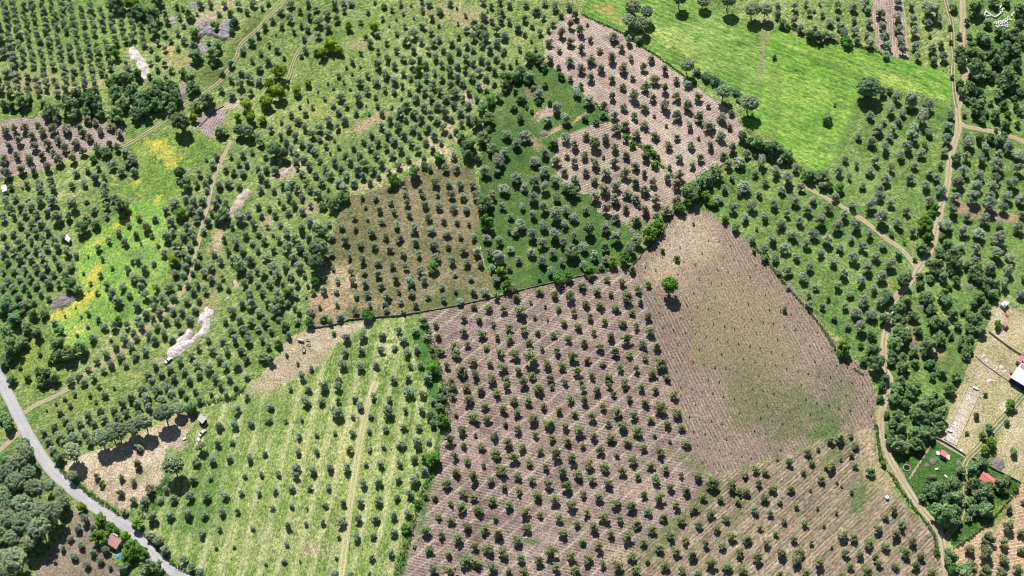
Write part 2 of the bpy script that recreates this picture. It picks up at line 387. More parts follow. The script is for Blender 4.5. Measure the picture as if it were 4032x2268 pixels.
 o="40,60,60 110,40,55 75,120,65 155,110,65 20,190,65 105,180,50 185,165,55 150,240,60 235,100,60 270,165,65 230,235,65 310,230,65 355,140,70 300,60,70 390,60,90 545,90,95 515,175,65 430,190,90 650,65,40 705,125,60 645,185,60 790,20,70 860,40,60 800,100,60 800,175,50 20,325,50 100,310,60 200,300,55 270,295,60 355,290,60 145,375,65 235,360,55 325,355,70 405,355,60 475,330,60 45,390,50 25,455,70 100,445,60 190,440,55 270,425,70 350,420,55 430,410,65 500,440,70 570,470,50 145,505,65 55,520,55 230,500,60 315,490,60 405,485,50 20,595,45 100,585,60 185,575,60 270,570,60 345,560,55 435,545,55 525,560,60 60,660,55 140,650,55 225,640,55 320,620,55 400,610,55 485,615,60 15,720,45 95,720,60 180,710,50 265,700,55 360,685,60 440,685,55 215,760,45 50,790,55 135,785,60 190,840,75 305,765,50 365,795,50 255,830,45 1045,190,50 1165,190,60 970,245,40 1100,255,80 895,305,55 1025,315,55 1145,325,40 1255,335,70 1060,385,25 1190,395,35 940,375,60 820,360,50 740,420,50 1235,455,60 665,485,20 770,495,40 1040,515,55 1160,530,45 960,570,60 1085,575,70 845,565,35 630,610,25 755,620,40 1005,640,75 1065,660,60 680,685,35 800,695,65 920,705,65 1060,710,60 845,755,85 970,765,55 730,755,40 1095,775,70 885,820,75 1025,850,75 665,910,40 570,870,20 490,935,20 740,955,45 610,935,25 405,980,50 785,1015,60 660,1015,30 580,1075,30 860,1000,70 1315,85,75 1400,50,60 1455,70,70 1525,60,60 1250,135,60 1440,125,70 1510,150,70 1290,220,70 1480,200,60 1565,220,60 1410,260,60 1440,290,60 1300,300,50 1385,330,65 1530,290,55 1460,345,60 1320,400,60 1360,400,50 1430,410,60 1385,460,60 1330,460,60 1420,500,60 1500,465,50 1480,530,60 1395,560,65 1320,610,60 1385,620,55 1450,605,50 1410,690,50 1350,700,50 1270,720,60 1175,715,60 1220,790,60 1160,800,60 1305,790,55 1250,850,50 1165,860,50 1100,920,60 1205,910,60 1150,950,50 1040,960,60 960,1000,60 1000,1050,50 1065,1010,60 1250,965,65 1300,895,60 1180,1010,60 935,1100,65 1030,1100,50 1120,1070,60 870,1160,60 985,1160,70 1090,1190,60 1165,1110,70 1235,1060,60 1335,970,60 1370,900,55 1360,1050,40 1300,1110,50 1425,960,60 1470,880,60 800,1220,60 905,1240,60 1020,1230,60 730,1275,50 835,1295,60 945,1300,50 660,1330,50 700,1390,65 590,1380,60 530,1420,70 780,1345,40 630,1430,60 835,1110,35 695,1100,60 1640,30,60 1620,80,70 1700,85,65 1595,150,50 1810,190,90 1870,165,50 1910,235,60 1750,260,40 1635,225,50 1850,315,65 1690,350,50 1780,380,60 1900,380,50 1720,440,55 1610,460,50 1830,440,60 1770,500,90 1885,510,70 1660,520,50 1585,565,65 1540,600,60 1590,650,60 1680,640,40 1650,700,50 1880,620,60 1840,680,60 1545,735,60 1490,690,50 1460,750,50 1500,815,50 1410,820,55 1720,730,40 1880,760,65 1825,840,60 1895,840,70 1750,900,65 1805,960,60 1890,970,60 1700,970,50 1745,1040,60 1830,1030,75 1770,1110,65 1870,1110,70 1680,1120,60 1570,1105,50 1495,1165,55 1600,1185,65 1710,1190,60 1815,1190,60 1650,1255,65 1440,1230,50 1355,1280,60 1480,1300,70 1570,1320,75 1700,1310,60 1790,1310,65 1855,1260,55 1280,1335,60 1390,1350,60 1500,1370,60 1620,1400,65 1725,1400,55 1860,1390,50 1215,1365,60 1110,1370,60 1170,1310,50 1310,1400,60 1425,1410,70 1150,1430,60 1260,1430,50",
 d="725,245,60 1000,525,30 30,850,110 130,880,80 200,1030,70 110,960,90 250,920,70 330,920,60 50,1070,90 100,1170,120 60,1240,90 170,1140,80 280,1080,80 440,1150,110 520,1220,110 460,1240,90 620,1180,90 410,1250,60 300,1220,30 375,1280,40 285,1335,60 150,1325,25 205,1400,45 350,1380,90 320,1420,80 410,1400,80 90,1420,60 30,1300,60 450,1050,60 920,120,110 530,700,80 580,740,70 620,270,90 1190,740,60 1685,175,90 1820,560,90",
 g="890,965,50 1360,160,90 1500,1270,70",
 y="1310,510,90"),
(1, 1): dict(
 o="15,105,50 40,170,50 95,115,50 140,165,50 170,55,45 205,100,45 240,150,50 250,30,65 285,85,60 345,30,55 350,140,55 410,95,45 465,10,70 540,45,40 620,120,60 405,215,60 445,245,45 180,240,40 85,255,40 550,230,45 345,275,70 230,295,70 15,310,50 60,360,60 125,320,30 170,350,55 290,345,65 395,340,60 565,335,60 10,430,50 130,430,50 235,410,85 330,415,75 75,490,65 280,490,65 380,475,60 565,460,55 5,590,50 130,555,75 220,560,65 330,555,75 55,610,60 155,620,75 260,625,60 365,625,45 10,690,50 100,690,60 200,690,45 310,690,50 495,640,50 45,750,70 155,755,65 300,780,50 510,735,60 390,705,30 85,830,60 235,840,50 380,790,25 25,900,65 145,895,80 290,870,40 405,900,65 65,975,65 175,960,40 310,975,50 510,940,70 10,1030,50 110,1040,55 45,1110,50 90,1160,50 245,1080,60 585,1060,40 800,35,40 905,45,45 1015,70,50 1140,80,60 1125,10,50 1255,20,45 1370,20,40 1475,20,60 1560,30,60 825,110,35 930,130,55 1040,140,50 1275,95,60 1380,105,60 1490,115,65 1585,125,60 740,185,50 840,205,30 950,215,50 1155,165,55 1300,185,60 1415,210,50 1515,220,50 1605,235,40 645,255,55 750,275,40 870,300,65 1060,245,60 975,330,65 1190,275,75 1320,285,60 1435,305,65 1540,325,50 1640,340,50 675,360,65 785,390,60 1085,345,60 1205,375,60 890,405,60 1010,425,60 1110,460,55 1225,470,50 1340,400,65 1450,410,45 1565,430,65 1665,445,70 705,485,45 800,505,65 915,525,60 1025,545,55 1130,560,55 1360,490,65 1475,515,65 1590,530,60 1695,540,60 580,575,35 715,600,50 815,600,50 920,615,60 1240,590,75 1050,650,65 1500,620,40 1620,645,50 615,665,45 730,665,55 820,685,60 945,705,55 1160,670,85 1270,660,60 1400,710,45 1505,740,40 605,745,45 840,770,50 1075,745,45 1170,765,55 755,780,45 985,780,65 1295,785,40 1640,745,55 1730,745,70 1415,800,55 1540,820,60 1090,825,45 1205,850,60 610,845,40 855,845,45 970,845,50 480,865,35 745,895,65 855,890,60 985,895,50 1110,895,50 630,935,65 805,1080,75 680,1100,75 950,1080,60 790,1190,60 670,1205,60 940,1180,60 1075,1040,60 1110,1110,60 1200,1050,60 1050,1170,50 1140,1210,60 1210,1180,60 1285,1090,60 785,1310,65 650,1300,70 905,1300,60 1160,1300,50 1240,1300,50 1035,1410,60 1145,1400,55 1290,1400,80 345,1390,60 415,1330,45 230,1225,35 315,1290,30 510,1420,60 620,1415,60 110,1265,70",
 p="1565,950,50 1355,1005,40 1680,960,55 1790,990,40 1645,860,45 1755,870,60 1865,880,60 1905,1020,60 1370,1085,55 1565,1050,60 1705,1070,65 1820,1090,45 1910,1105,60 1500,1150,60 1595,1145,45 1735,1170,45 1845,1205,60 1515,1210,75 1390,1195,60 1325,1185,40 1635,1275,65 1765,1290,45 1865,1325,80 1555,1340,85 1655,1375,65 1440,1305,50 1780,1405,75 1890,1410,60 1470,1430,60 1815,780,50",
 s="1665,20,70 1785,20,60 1860,105,50 1920,180,50 1740,345,65 1835,370,65 1910,290,40 1765,460,70 1830,495,100 1920,430,50 1780,570,60 1910,570,50 1810,660,60",
 d="500,100,60 580,95,80 650,40,80 485,290,95 240,760,80 170,840,80 215,1005,60 405,985,70 170,1140,50 1265,980,60 45,1240,70 1730,85,110",
 g="445,680,65 430,755,45 320,905,45 560,985,45 1340,565,80 835,930,90 1745,235,110 1850,600,90 1895,710,80 1335,1330,100",
 r="470,430,150 450,540,120"),
(2, 1): dict(
 p="30,790,55 205,745,55 140,830,25 325,770,60 435,785,75 525,710,55 590,640,55 640,745,55 715,655,40 745,765,45 830,680,55 865,790,80 910,585,55 950,730,60 560,835,65 665,845,65 785,870,60 905,905,50 970,830,45 1025,935,65 60,900,80 250,860,25 350,875,45 465,905,50 590,940,55 695,970,55 835,990,60 940,1010,50 1045,1045,75 170,940,35 270,965,20 390,985,50 500,1015,60 615,1055,45 745,1085,65 865,1110,75 985,1145,65 1095,1165,60 90,1035,70 190,1055,45 310,1075,50 425,1105,55 545,1130,55 665,1165,60 780,1200,65 885,1220,50 1005,1250,50 1130,1290,95 130,1130,50 225,1170,45 340,1200,55 460,1235,80 565,1255,60 685,1290,45 815,1320,60 935,1330,55 1055,1365,60 1170,1400,55 20,1215,75 140,1255,100 265,1295,65 375,1310,60 490,1350,75 605,1380,50 725,1405,60 850,1430,60 45,1345,50 155,1380,60 290,1400,65 400,1430,50 85,1430,75 525,1435,40",
 s="160,35,80 235,110,80 75,110,50 335,40,70 550,130,55 405,135,60 325,160,110 155,170,60 470,190,65 65,245,75 240,250,75 400,240,65 5,170,40 20,300,60 155,320,80 320,315,85 470,330,60 705,265,80 785,340,85 230,380,80 385,380,75 5,430,50 145,455,75 305,455,65 540,410,70 700,410,70 895,425,90 50,510,55 225,520,75 375,525,55 620,480,70 715,505,65 540,545,65 300,595,65 205,655,35 460,610,60 675,565,50 20,720,60 810,520,70 945,360,85 1560,50,60 1710,10,45 1865,10,50 1665,120,70 1815,105,75 1755,190,70 1810,355,55 1845,275,30 1910,180,70 1900,430,70",
 l="630,30,80 775,50,80 870,10,70 935,45,75 1080,55,75 1160,135,95 1240,60,80 710,125,70 860,125,60 1010,140,70 785,195,65 940,205,70 1090,185,70",
 d="450,-10,90 1350,10,120 1685,270,60 1905,500,50 1410,-30,110",
 g="585,590,80 345,660,85 430,640,80 850,500,100 760,535,70 1040,320,110 1100,265,90 1120,230,60 960,110,30 1340,75,70 1265,125,80 1460,35,70 1520,85,70 1605,205,60 1825,445,40 1135,440,40 1245,505,40 1030,700,40 1370,240,20",
 G="1190,715,112",
 r="580,275,95 450,440,105",
 b="905,285,60"),
(3, 1): dict(
 s="40,90,70 15,170,60 205,70,75 100,235,85 145,160,60 235,220,60 300,130,80 340,60,60 395,215,90 455,115,75 525,260,80 575,170,75 635,90,70 510,40,60 665,250,80 760,315,65 185,320,80 345,310,80 30,350,75 290,385,75 125,420,75 445,360,80 625,350,60 545,420,60 215,480,65 50,500,60 400,465,60 645,490,85 715,410,70 870,395,60 815,480,75 980,460,60 930,310,45 315,560,65 490,530,60 150,590,70 570,610,75 750,570,80 915,540,80 860,635,75 265,640,75 85,600,45 360,715,50 525,700,70 705,670,65 800,725,70 890,750,60 620,770,60 305,775,45 455,800,40 575,855,60 725,820,90 845,830,75 410,865,50 310,850,55 665,910,85 775,920,80 500,945,50 600,1005,60 700,1015,90 155,720,40 770,90,90 840,30,70 925,80,65 1045,140,65 745,130,80 860,190,100 1150,195,85 980,235,70 1220,70,70 1095,295,65 1410,35,80 1545,40,100 1660,90,110 1675,20,70 1800,30,80 1910,60,80 1390,135,80 1505,180,70 1635,195,100 1780,120,75 1750,240,60 1345,245,95 1475,285,80 1590,310,85 1740,345,120 1890,260,90 1920,170,60 1445,410,60 1570,430,75 1720,450,100 1830,495,80 1565,520,60 1680,570,90 1805,590,85 1780,690,70 1910,770,70 1925,650,50 1060,605,65",
 d="910,810,80 885,955,80 780,1085,60 785,1200,90 815,1300,110 720,1280,60 885,1410,60 1310,335,50 1350,395,70 1290,460,70 1390,470,100 1390,530,120 1260,560,110 1225,650,60 1320,650,70 1420,670,60 1380,600,60 1500,555,50 1570,590,100 1580,640,80 1150,640,60 1150,700,60 1200,800,100 1230,890,70 1320,770,70 1345,830,80 1395,920,70 1040,830,90 990,890,90 1090,940,70 980,960,80 1260,980,90 1330,1000,80 1130,1050,60 1000,1060,110 1020,1110,90 1300,1110,90 1210,1160,100 960,1150,90 1100,1210,70 1190,1200,70 1380,1090,40 1430,1010,50 1480,900,50 1550,850,50 1600,790,80 1640,880,70 1700,770,80 1660,700,90 1720,700,70 1530,970,70 1580,980,90 1600,1040,80 1530,1030,70 1480,1130,90 1500,1190,80 1490,1240,60 930,1230,60 1010,1250,70 1020,1320,80 930,1280,60 1110,1290,60 1230,1300,70 1310,1350,70 1240,1390,50 1420,1390,70 1000,1420,80 1530,1110,50 1105,510,30 1165,425,80",
 g="700,1155,45 1260,120,60 1190,240,110 1205,345,90 1235,160,60 1030,385,25 1730,1000,60 1370,720,40 125,885,40 575,1180,125",
 r="1025,665,110",
 b="1160,860,60 1520,710,60 1090,1140,50"),
(0, 2): dict(
 o="635,10,50 745,10,40 560,65,40 675,70,40 785,70,55 485,100,40 420,145,25 525,155,40 445,205,55 350,195,20 720,130,30 485,265,55 860,25,30 1070,40,65 990,90,75 925,145,75 1035,155,75 1105,95,80 1180,40,80 1215,110,65 1120,170,65 950,215,70 1040,220,65 855,190,55 750,195,55 665,240,70 785,260,65 880,255,70 710,305,60 595,285,70 825,320,65 970,285,60 520,325,70 410,325,65 445,385,75 555,400,80 635,360,65 670,435,65 485,450,70 330,360,60 360,425,70 400,495,70 1260,20,60 1290,65,60 1360,40,60 1400,90,45 1470,45,50 1505,115,60 1325,135,60 1590,70,40 1660,15,50 1705,80,50 1780,20,50 1860,90,55 1790,190,60 1765,300,70 1890,285,60 1650,310,70 1640,440,60 1750,430,45 1515,480,80 1730,560,55 1600,570,60 1880,555,55 1475,580,70 1455,710,70 1585,705,45 1845,690,40 1430,840,75 1555,835,75 1695,835,60 1820,815,45 1310,865,60 1415,975,75 1280,985,70 1150,1000,85 1670,955,60 1540,980,60 1790,955,50 1520,1120,60 1655,1090,40 1905,1080,45 1190,1180,80 1130,1140,80 1240,1250,75 1385,1320,60 1630,1235,30 1765,1225,30 1450,1380,65 1515,1420,80 1210,870,50 1250,790,50 585,1090,60 640,1020,80 700,1080,50 475,1240,45 525,1160,60 610,1215,60 555,1300,60 415,1340,30 700,1270,60 755,1330,60 655,1360,60 830,1380,40 800,1250,60 920,1390,80 960,1360,60",
 l="915,700,50 725,690,50 1005,730,50 910,820,60 1005,870,60 1130,790,80 1085,890,60 940,960,60 1040,600,70 1050,480,60",
 d="445,560,80 1440,180,80 1140,1400,150 30,590,100 60,300,90 30,240,70",
 g="750,1150,110 840,1080,80 760,1030,90 940,1150,80 1000,1240,120 960,1290,100 1060,1260,100 870,1110,60 765,755,45 1030,1060,90",
 y="620,930,60",
 n="545,520,140 760,420,120 850,400,110 890,370,120 1000,330,110 1090,300,120 1240,230,130 1345,190,80 1310,620,130 545,690,70 190,470,90 200,530,120 140,600,130 60,690,120 210,670,120 130,760,130 270,800,120 380,770,80 40,840,120 170,900,130 60,930,110 300,940,120 400,980,130 70,1020,120 190,1060,140 310,1110,140 100,1170,120 220,1210,120 10,1130,80 20,1300,90 120,1330,170 50,1430,120 470,900,90 450,830,90"),
(1, 2): dict(
 o="105,165,60 255,30,40 390,30,60 510,10,80 375,125,75 490,125,60 620,120,50 615,215,85 750,105,60 785,160,60 885,90,50 1005,110,50 995,200,85 865,235,50 730,240,40 1150,55,85 1255,70,60 1335,130,45 1125,190,45 1250,190,55 1315,235,65 1330,295,60 95,270,55 225,275,35 345,270,30 615,10,70 325,385,50 455,380,35 595,365,35 725,365,50 850,350,40 975,335,55 1110,315,55 1225,320,60 65,520,50 315,510,50 455,505,50 705,490,60 855,490,40 960,470,40 1090,450,70 1215,435,75 1305,430,40 1020,490,15 40,680,40 165,665,50 300,630,75 300,690,60 425,650,65 555,625,60 685,630,70 830,600,40 940,600,55 1080,590,55 1195,560,60 1270,555,65 20,820,40 145,805,45 270,785,55 405,775,50 545,770,55 805,745,60 925,735,65 1070,715,55 1190,715,85 1265,650,65 125,930,40 265,915,40 520,910,45 660,895,55 785,885,65 920,870,70 1060,850,50 1160,830,65 240,1065,60 375,1050,40 505,1035,45 645,1030,75 770,1010,65 900,1005,65 1040,985,65 1140,970,55 225,1200,45 625,1150,40 760,1150,65 885,1145,50 1040,1120,60 210,1335,45 330,1330,25 70,1350,35 605,1310,30 870,1300,55 1015,1270,60 600,1430,70 715,1430,60 855,1430,45 385,935,25",
 p="1485,25,60 1585,20,70 1485,90,45 1600,110,80 1695,40,60 1815,60,60 1890,10,60 1725,160,60 1865,185,60 1915,100,50 1510,230,35 1640,245,70 1745,260,60 1550,350,65 1655,380,30 1880,300,45 1460,420,75 1795,385,65 1905,440,80 1565,460,50 1705,475,55 1500,540,60 1595,575,55 1815,520,70 1720,610,40 1510,660,60 1640,705,80 1850,645,75 1435,750,75 1770,720,65 1560,815,65 1640,850,60 1345,850,55 1280,845,45 1875,770,50 1470,895,45 1780,880,65 1550,935,75 1680,945,75 1900,905,65 1375,995,45 1470,1030,60 1805,1005,50 1595,1075,65 1720,1090,75 1280,1105,75 1400,1140,50 1520,1160,80 1830,1130,80 1650,1220,60 1305,1250,60 1450,1285,55 1755,1240,80 1865,1270,75 1575,1330,85 1660,1340,75 1340,1400,70 1460,1410,90 1780,1380,80 1910,1410,50 1195,1220,30",
 d="1400,100,70 1390,180,70 1400,50,60",
 g="1340,570,110 1410,280,90 1135,1090,75 1440,300,50 1215,900,50"),
(2, 2): dict(
 p="95,20,70 200,40,70 300,20,40 405,10,50 535,30,55 640,45,60 735,10,50 765,75,45 850,20,50 975,20,60 885,105,55 1080,40,50 1220,75,70 10,120,55 120,130,55 440,110,60 545,120,60 685,165,60 35,215,55 240,165,50 355,190,60 475,215,55 600,240,70 795,205,85 920,235,55 1005,135,65 1045,265,55 1125,170,90 1250,215,70 1170,300,60 1280,325,55 45,335,60 160,260,75 275,290,85 400,315,60 500,350,75 620,390,60 725,295,50 835,315,75 950,350,75 870,435,60 1075,385,35 1190,430,30 1315,445,65 175,380,50 300,405,60 420,435,55 535,465,45 750,405,65 665,495,65 990,475,55 1120,510,70 75,470,70 215,500,55 330,525,80 455,555,70 580,595,75 790,530,45 910,570,70 10,550,75 130,595,50 705,625,70 830,655,65 1045,605,60 1160,640,55 1275,685,40 255,625,50 375,655,70 500,680,75 605,715,65 725,750,65 950,695,55 1085,725,60 40,690,60 150,720,55 270,755,65 410,770,80 535,825,60 655,850,60 995,830,55 1195,775,60 1110,850,75 1320,805,65 1405,700,60 1240,905,60 1445,850,55 55,810,50 190,840,70 320,870,80 445,910,80 565,965,60 785,890,70 900,920,75 1025,960,60 1370,935,65 95,960,75 215,985,50 355,1005,70 490,1055,50 690,1000,70 620,1080,70 815,1020,55 1145,1005,65 945,1050,70 1275,1030,60 1495,975,60 110,1080,70 385,1120,70 745,1130,60 865,1155,75 1060,1095,70 1195,1140,60 1415,1060,60 45,1180,80 530,1185,55 655,1220,65 990,1190,60 290,1260,80 445,1290,75 570,1315,80 1115,1235,70 1310,1175,60 1235,1260,65 1545,1090,60 1460,1205,60 70,1310,65 205,1330,65 685,1360,55 900,1300,65 1365,1290,75 330,1380,60 475,1400,70 800,1375,75 1020,1330,40 935,1400,60 1155,1370,75 1285,1400,60 1500,1340,75 1625,1375,75 90,1425,80 1590,1215,60 1660,1145,70 1780,1170,70 1715,1275,70 1850,1310,75 1745,1405,75 1405,1430,60 1520,745,95 1755,680,55 1840,645,55 1915,665,50 1655,770,70 1710,810,50 1770,810,60 1860,745,55 1570,860,60 1705,880,50 1910,860,70 1835,945,65 1615,1010,60 1870,1075,45 1920,1200,60"),
(3, 2): dict(
 p="475,420,65 545,405,75 625,385,40 665,465,55 300,515,60 380,490,35 160,585,60 330,595,45 465,610,85 630,530,45 660,610,50 270,660,45 405,715,65 70,570,20 550,570,25 40,780,65 170,785,60 90,890,45 320,800,25 520,740,25 555,770,20 630,815,30 215,920,45 15,975,50 125,1035,45 275,1050,50 375,935,25 515,970,30 420,1065,30 60,1130,40 195,1170,50 325,1195,40 480,1230,25 5,1210,45 100,1280,70 250,1265,70 215,1330,75 380,1345,75 560,1130,75 650,1155,70 585,1270,65 695,1290,60 625,1370,60 755,1415,80 280,1420,60 90,1440,50 755,1200,75 830,1090,65 945,950,55 885,1000,50 1010,1055,70 960,1130,75 1090,1185,70 885,1225,60 1040,1275,75 1155,1300,60 835,1350,60 815,1305,50 965,1365,60 1110,1365,60 1240,1415,65 565,1435,50 1660,1165,95 1785,1195,90 1820,1075,90 1820,940,65 1645,1265,110 1530,1240,85 1535,1360,85 1780,1330,85 1910,1115,60 1910,1250,60 1925,890,40 1890,1390,80 1635,1415,80 1765,1430,80",
 d="775,665,65 1480,1420,120 1375,1310,90 1235,720,70 1290,790,120 1390,760,120 1200,800,70 1410,860,110 1330,870,100 1250,830,90 1330,990,150 1400,960,110 1290,950,90 1400,1040,90 1165,860,55 1385,1080,60 1340,1040,90 1450,660,60 1545,650,90 1620,610,90 1700,640,70 1550,760,100 1590,850,110 1640,800,100 1530,890,80 1750,760,110 1780,800,70 1640,950,120 1560,950,90 1800,710,60 1515,1020,50 960,100,90 850,110,55 965,40,80 895,230,45 1040,150,80 1215,115,70 1170,170,90 975,255,80 1010,330,80 940,310,60 1130,240,90 1200,270,90 1300,230,100 1310,130,60 1250,150,60 1080,50,90 1110,20,60 1370,40,80 915,370,60 920,430,70 980,470,100 1020,480,80 1110,450,90 1150,470,60 1100,370,80 1190,330,80 1180,385,80 1290,320,70 1230,390,70 1010,410,50 1330,180,50 1265,75,45 860,15,60 1640,80,30 1570,240,45 1620,390,50 1670,335,50 1850,520,50 1870,200,30 1800,290,40",
 g="1400,1410,80 1275,1265,45 1870,780,50 1830,160,70 1680,450,80 1640,500,60 1500,370,30 870,600,50 850,550,40",
 b="1245,580,60 1200,610,40 1445,590,50 1740,595,120 1780,640,60 1810,820,40"),
}

KIND_H = dict(o=.6, p=.62, s=.6, l=.62, d=.55, r=.72, g=.52, y=.55, n=.88, b=.22, c=.3, G=.86)   # height of the crown's middle / width
rnd = random.Random(7)
ALLT = []                        # kind, photo x, photo y, width in photo pixels
for (c, r), dd in TREES.items():
    for kd, s in dd.items():
        for it in s.split():
            x, y, w = map(float, it.split(','))
            ALLT.append((kd, 1008 * c + K * x, 756 * r + K * y, K * w))
# the regular hillside grove in the upper left corner
gp = T(0, 0, [(-20, -30), (810, -30), (950, 90), (1075, 190), (1105, 320), (960, 330), (900, 400), (850, 500), (820, 580), (700, 690), (520, 680), (420, 715), (250, 735), (100, 725), (-20, 715)])
pxs, pys = [], []
for i in range(-14, 30):
    for j in range(-12, 26):
        x = 425 + 76 * i + 9 * j + rnd.uniform(-9, 9)
        y = 255 + 21 * i + 51 * j + rnd.uniform(-8, 8)
        px, py = K * x, K * y
        if inside(np.array([px]), np.array([py]), gp)[0] and rnd.random() > .05:
            ALLT.append(('o', px, py, K * rnd.choice([44, 48, 50, 54, 58] if x > 160 else [50, 56, 64, 70])))
# drop doubles read twice at tile borders
keep = []
grid = {}
for t in sorted(ALLT, key=lambda q: -q[3]):
    k0 = (int(t[1] // 60), int(t[2] // 60))
    ok = True
    for i in (-1, 0, 1):
        for j in (-1, 0, 1):
            for u in grid.get((k0[0] + i, k0[1] + j), ()):
                if math.hypot(t[1] - u[1], t[2] - u[2]) < 0.34 * (t[3] + u[3]) * (0.5 if t[0] in 'dgnycG' and u[0] in 'dgnycG' else 1): ok = False
    if ok:
        keep.append(t)
        grid.setdefault(k0, []).append(t)
ALLT = keep

# ------------------------------------------------------------------ roads and tracks (centre lines, metres wide)
ROADS = [
    ('paved_road', 'paved', 5.6, T(0, 2, [(-60, -190), (-15, -70), (60, 80), (120, 205), (192, 345), (275, 490), (375, 630), (515, 768), (640, 870), (775, 965), (935, 1060), (1075, 1180), (1180, 1310), (1290, 1395), (1400, 1455), (1520, 1520)])),
    ('dirt_road', 'dirt', 3.9, T(3, 2, [(1355, 1490), (1335, 1330), (1312, 1160), (1245, 1045), (1155, 940), (1072, 820), (1000, 705), (940, 600), (888, 480), (855, 360), (852, 250), (880, 130), (912, 20)])
     + T(3, 1, [(918, 1400), (890, 1330), (870, 1200), (882, 1100), (905, 1000), (922, 900), (965, 800), (1030, 730), (1092, 650), (1150, 560), (1200, 490), (1242, 400), (1272, 270), (1312, 100), (1342, -10)])
     + T(3, 0, [(1356, 1380), (1368, 1250), (1402, 1100), (1432, 1000), (1436, 900), (1432, 830), (1452, 740), (1482, 620), (1492, 500), (1462, 350), (1472, 150), (1466, 0), (1464, -60)])),
    ('farm_track', 'twin', 3.2, T(3, 0, [(1426, 815), (1407, 700), (1396, 550), (1400, 400), (1388, 200), (1362, 80), (1330, -40)])),
    ('farm_track', 'dirt', 2.9, T(3, 0, [(1442, 915), (1480, 950), (1600, 975), (1750, 1005), (1860, 1040), (1990, 1095)])),
    ('farm_track', 'dirt', 2.6, T(3, 1, [(1118, 570), (1060, 490), (980, 410), (870, 335), (790, 268), (700, 200), (560, 110), (430, 40), (340, -12), (250, -60)])),
    ('farm_track', 'twin', 3.4, T(3, 2, [(1345, 1160), (1430, 1050), (1470, 950), (1488, 800), (1490, 690), (1482, 620), (1520, 550), (1600, 470), (1700, 350), (1800, 230), (1900, 110), (1990, 10)])),
    ('farm_track', 'dirt', 2.3, T(0, 2, [(175, 225), (230, 185), (300, 145), (400, 100), (480, 58), (570, 0)]) + T(0, 1, [(600, 1405), (700, 1340), (850, 1240), (950, 1160), (1080, 1050), (1200, 950), (1290, 870), (1360, 770), (1420, 680), (1450, 580), (1480, 450), (1510, 320), (1540, 200), (1570, 100), (1590, 0)])
     + T(0, 0, [(1600, 1400), (1640, 1280), (1690, 1170), (1745, 1060)])),
    ('farm_track', 'twin', 3.0, T(0, 0, [(920, 1110), (1050, 1040), (1200, 940), (1300, 870), (1400, 790), (1520, 720), (1650, 620), (1700, 560), (1780, 430), (1820, 330), (1932, 230)]) + T(1, 0, [(90, 130), (180, 40), (240, -30)])),
    ('farm_track', 'twin', 2.6, T(1, 0, [(185, 640), (240, 590), (270, 500), (310, 400), (380, 320), (450, 250), (560, 130), (660, 40), (710, -30)])),
    ('farm_track', 'twin', 2.4, T(0, 0, [(15, 775), (80, 700), (100, 600), (62, 480), (40, 430)])),
    ('farm_track', 'pale', 3.8, T(1, 2, [(640, 1480), (670, 1200), (718, 850), (765, 550), (830, 200), (905, -20)])),
    ('farm_track', 'dirt', 2.6, T(0, 2, [(-20, 525), (60, 440), (150, 360)])),
    ('footpath', 'dirt', 1.1, T(3, 2, [(1068, 715), (1130, 620), (1180, 540), (1225, 465)])),
    ('footpath', 'dirt', 1.5, T(3, 2, [(1262, 418), (1390, 492), (1500, 553)])),
]
ROAD_LINES = [(nm, st, w, smooth(G(p), 2.0)) for nm, st, w, p in ROADS]

# ------------------------------------------------------------------ the ground, split into fields
X0, X1, Y0, Y1, CELL = -336.0, 336.0, 214.0, 634.0, 0.8
nx, ny = int((X1 - X0) / CELL), int((Y1 - Y0) / CELL)
gx, gy = np.meshgrid(X0 + CELL * np.arange(nx + 1), Y0 + CELL * np.arange(ny + 1))
cx, cy = gx[:-1, :-1] + CELL / 2, gy[:-1, :-1] + CELL / 2

